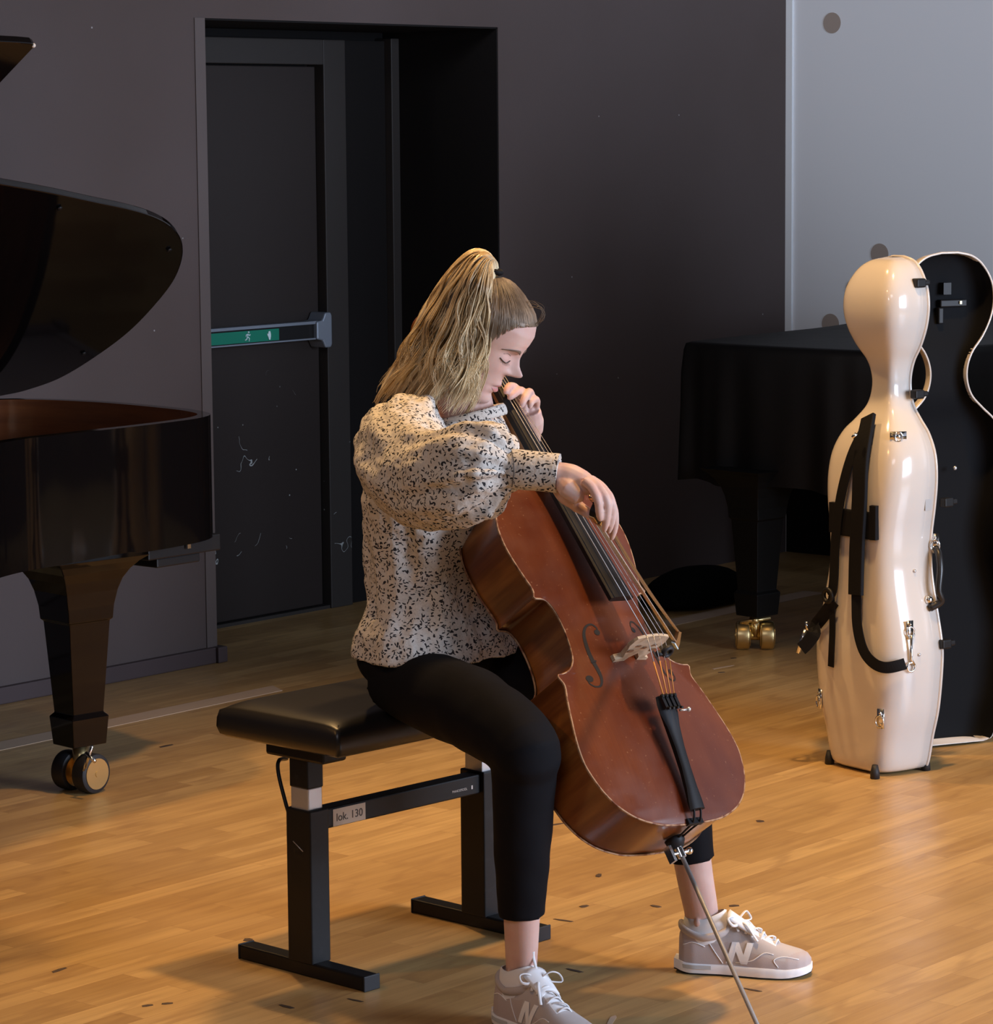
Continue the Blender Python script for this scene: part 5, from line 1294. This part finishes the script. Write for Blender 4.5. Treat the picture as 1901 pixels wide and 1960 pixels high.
    # eyestay and stitched lines
    for pts in (((.118, .030), (.150, .036), (.175, .052), (.195, .050)), ((.060, .070), (.078, .045), (.092, .026)), ((.205, .026), (.196, .040), (.215, .046), (.245, .040)), ((.01, .060), (.03, .066), (.055, .058))):
        P = [on(s, z, .0006) for s, z in catmull(np.array(pts), 14)]; b = MB(); b.tube(P, .0009, 5); b.build('stitching', M['shoewhite'], sh_)
    # padded collar, sock
    P = []
    for a in np.linspace(0, 2*math.pi, 32, endpoint=False):
        s = .052+.050*math.cos(a); v = .030*math.sin(a); w_, h_, c_ = wz(s); P.append(sp_(s, c_+v, .088+.010*max(0, -math.cos(a))-.012*abs(math.sin(a))+.006*max(0, math.cos(a))))
    b = MB(); b.tube(P, (.0058, .0085), 10, closed=True); b.build('collar_padding', M['mesh_'], sh_)
    b = MB(); V, F = loft([[sp_(.052+ (.048)*math.cos(a)*g, .0295*math.sin(a)*g, z+.016*max(0, math.cos(a))) for a in np.linspace(0, 2*math.pi, 28, endpoint=False)] for z, g in ((.060, 1.0), (.090, .97), (.112, .90), (.113, .80))], cap=False); b.add(V, F); b.build('sock', M['lace'], sh_)
    # tongue
    b = MB(); V = []
    for i in range(8):
        f = i/7; s = .150-.052*f; z = .088+.034*f
        for v in np.linspace(-1, 1, 9): V.append(sp_(s, v*(.019+.005*f), z-.010*v*v+ .002))
    b.add(V, [(i*9+j, i*9+j+1, (i+1)*9+j+1, (i+1)*9+j) for i in range(7) for j in range(8)]); tg = b.build('tongue', M['lace'], sh_); m = tg.modifiers.new('solid', 'SOLIDIFY'); m.thickness = .006
    # laces
    b = MB()
    for i in range(6):
        s = .122+.014*i; w_, h_, c_ = wz(s); zt = h_
        sg = 1 if i % 2 else -1
        P = [sp_(s, c_+.018, zt-.012), sp_(s+.004*sg, c_+.010, zt-.001), sp_(s+.007, c_, zt+.003), sp_(s+.010-.004*sg, c_-.010, zt-.001), sp_(s+.012, c_-.018, zt-.012)]
        b.tube(catmull(P, 14), (.0034, .0016), 8, up=Z)
    c0 = sp_(.118, 0, .108)
    for pts in ([(0, 0, 0), (-.010, .020, .012), (-.016, .034, .010), (-.006, .036, -.002), (.004, .018, -.004), (0, 0, 0)], [(0, 0, 0), (.012, -.018, .014), (.016, -.036, .008), (.022, -.038, -.006), (.010, -.016, -.004), (0, 0, 0)], [(0, 0, 0), (.02, .018, -.004), (.036, .026, -.024), (.044, .030, -.034)], [(0, 0, 0), (-.014, -.004, .018), (-.024, -.006, .036), (-.022, -.004, .048)] if loose else [(0, 0, 0), (.018, -.016, -.004), (.030, -.028, -.02), (.04, -.034, -.03)]):
        b.tube(catmull([sp_(.118+x, y, .108+z) for x, y, z in pts], 22), (.0030, .0015), 8)
    b.sph(c0, (.007, .007, .006), 10, 8); b.build('laces', M['lace'], sh_)
    return sh_
sneaker(np.array([.366, 6.070, 0]), (.985, -.20, 0), False)
sneaker(np.array([.002, 5.718, 0]), (.60, -.80, 0), True)
# finger nails
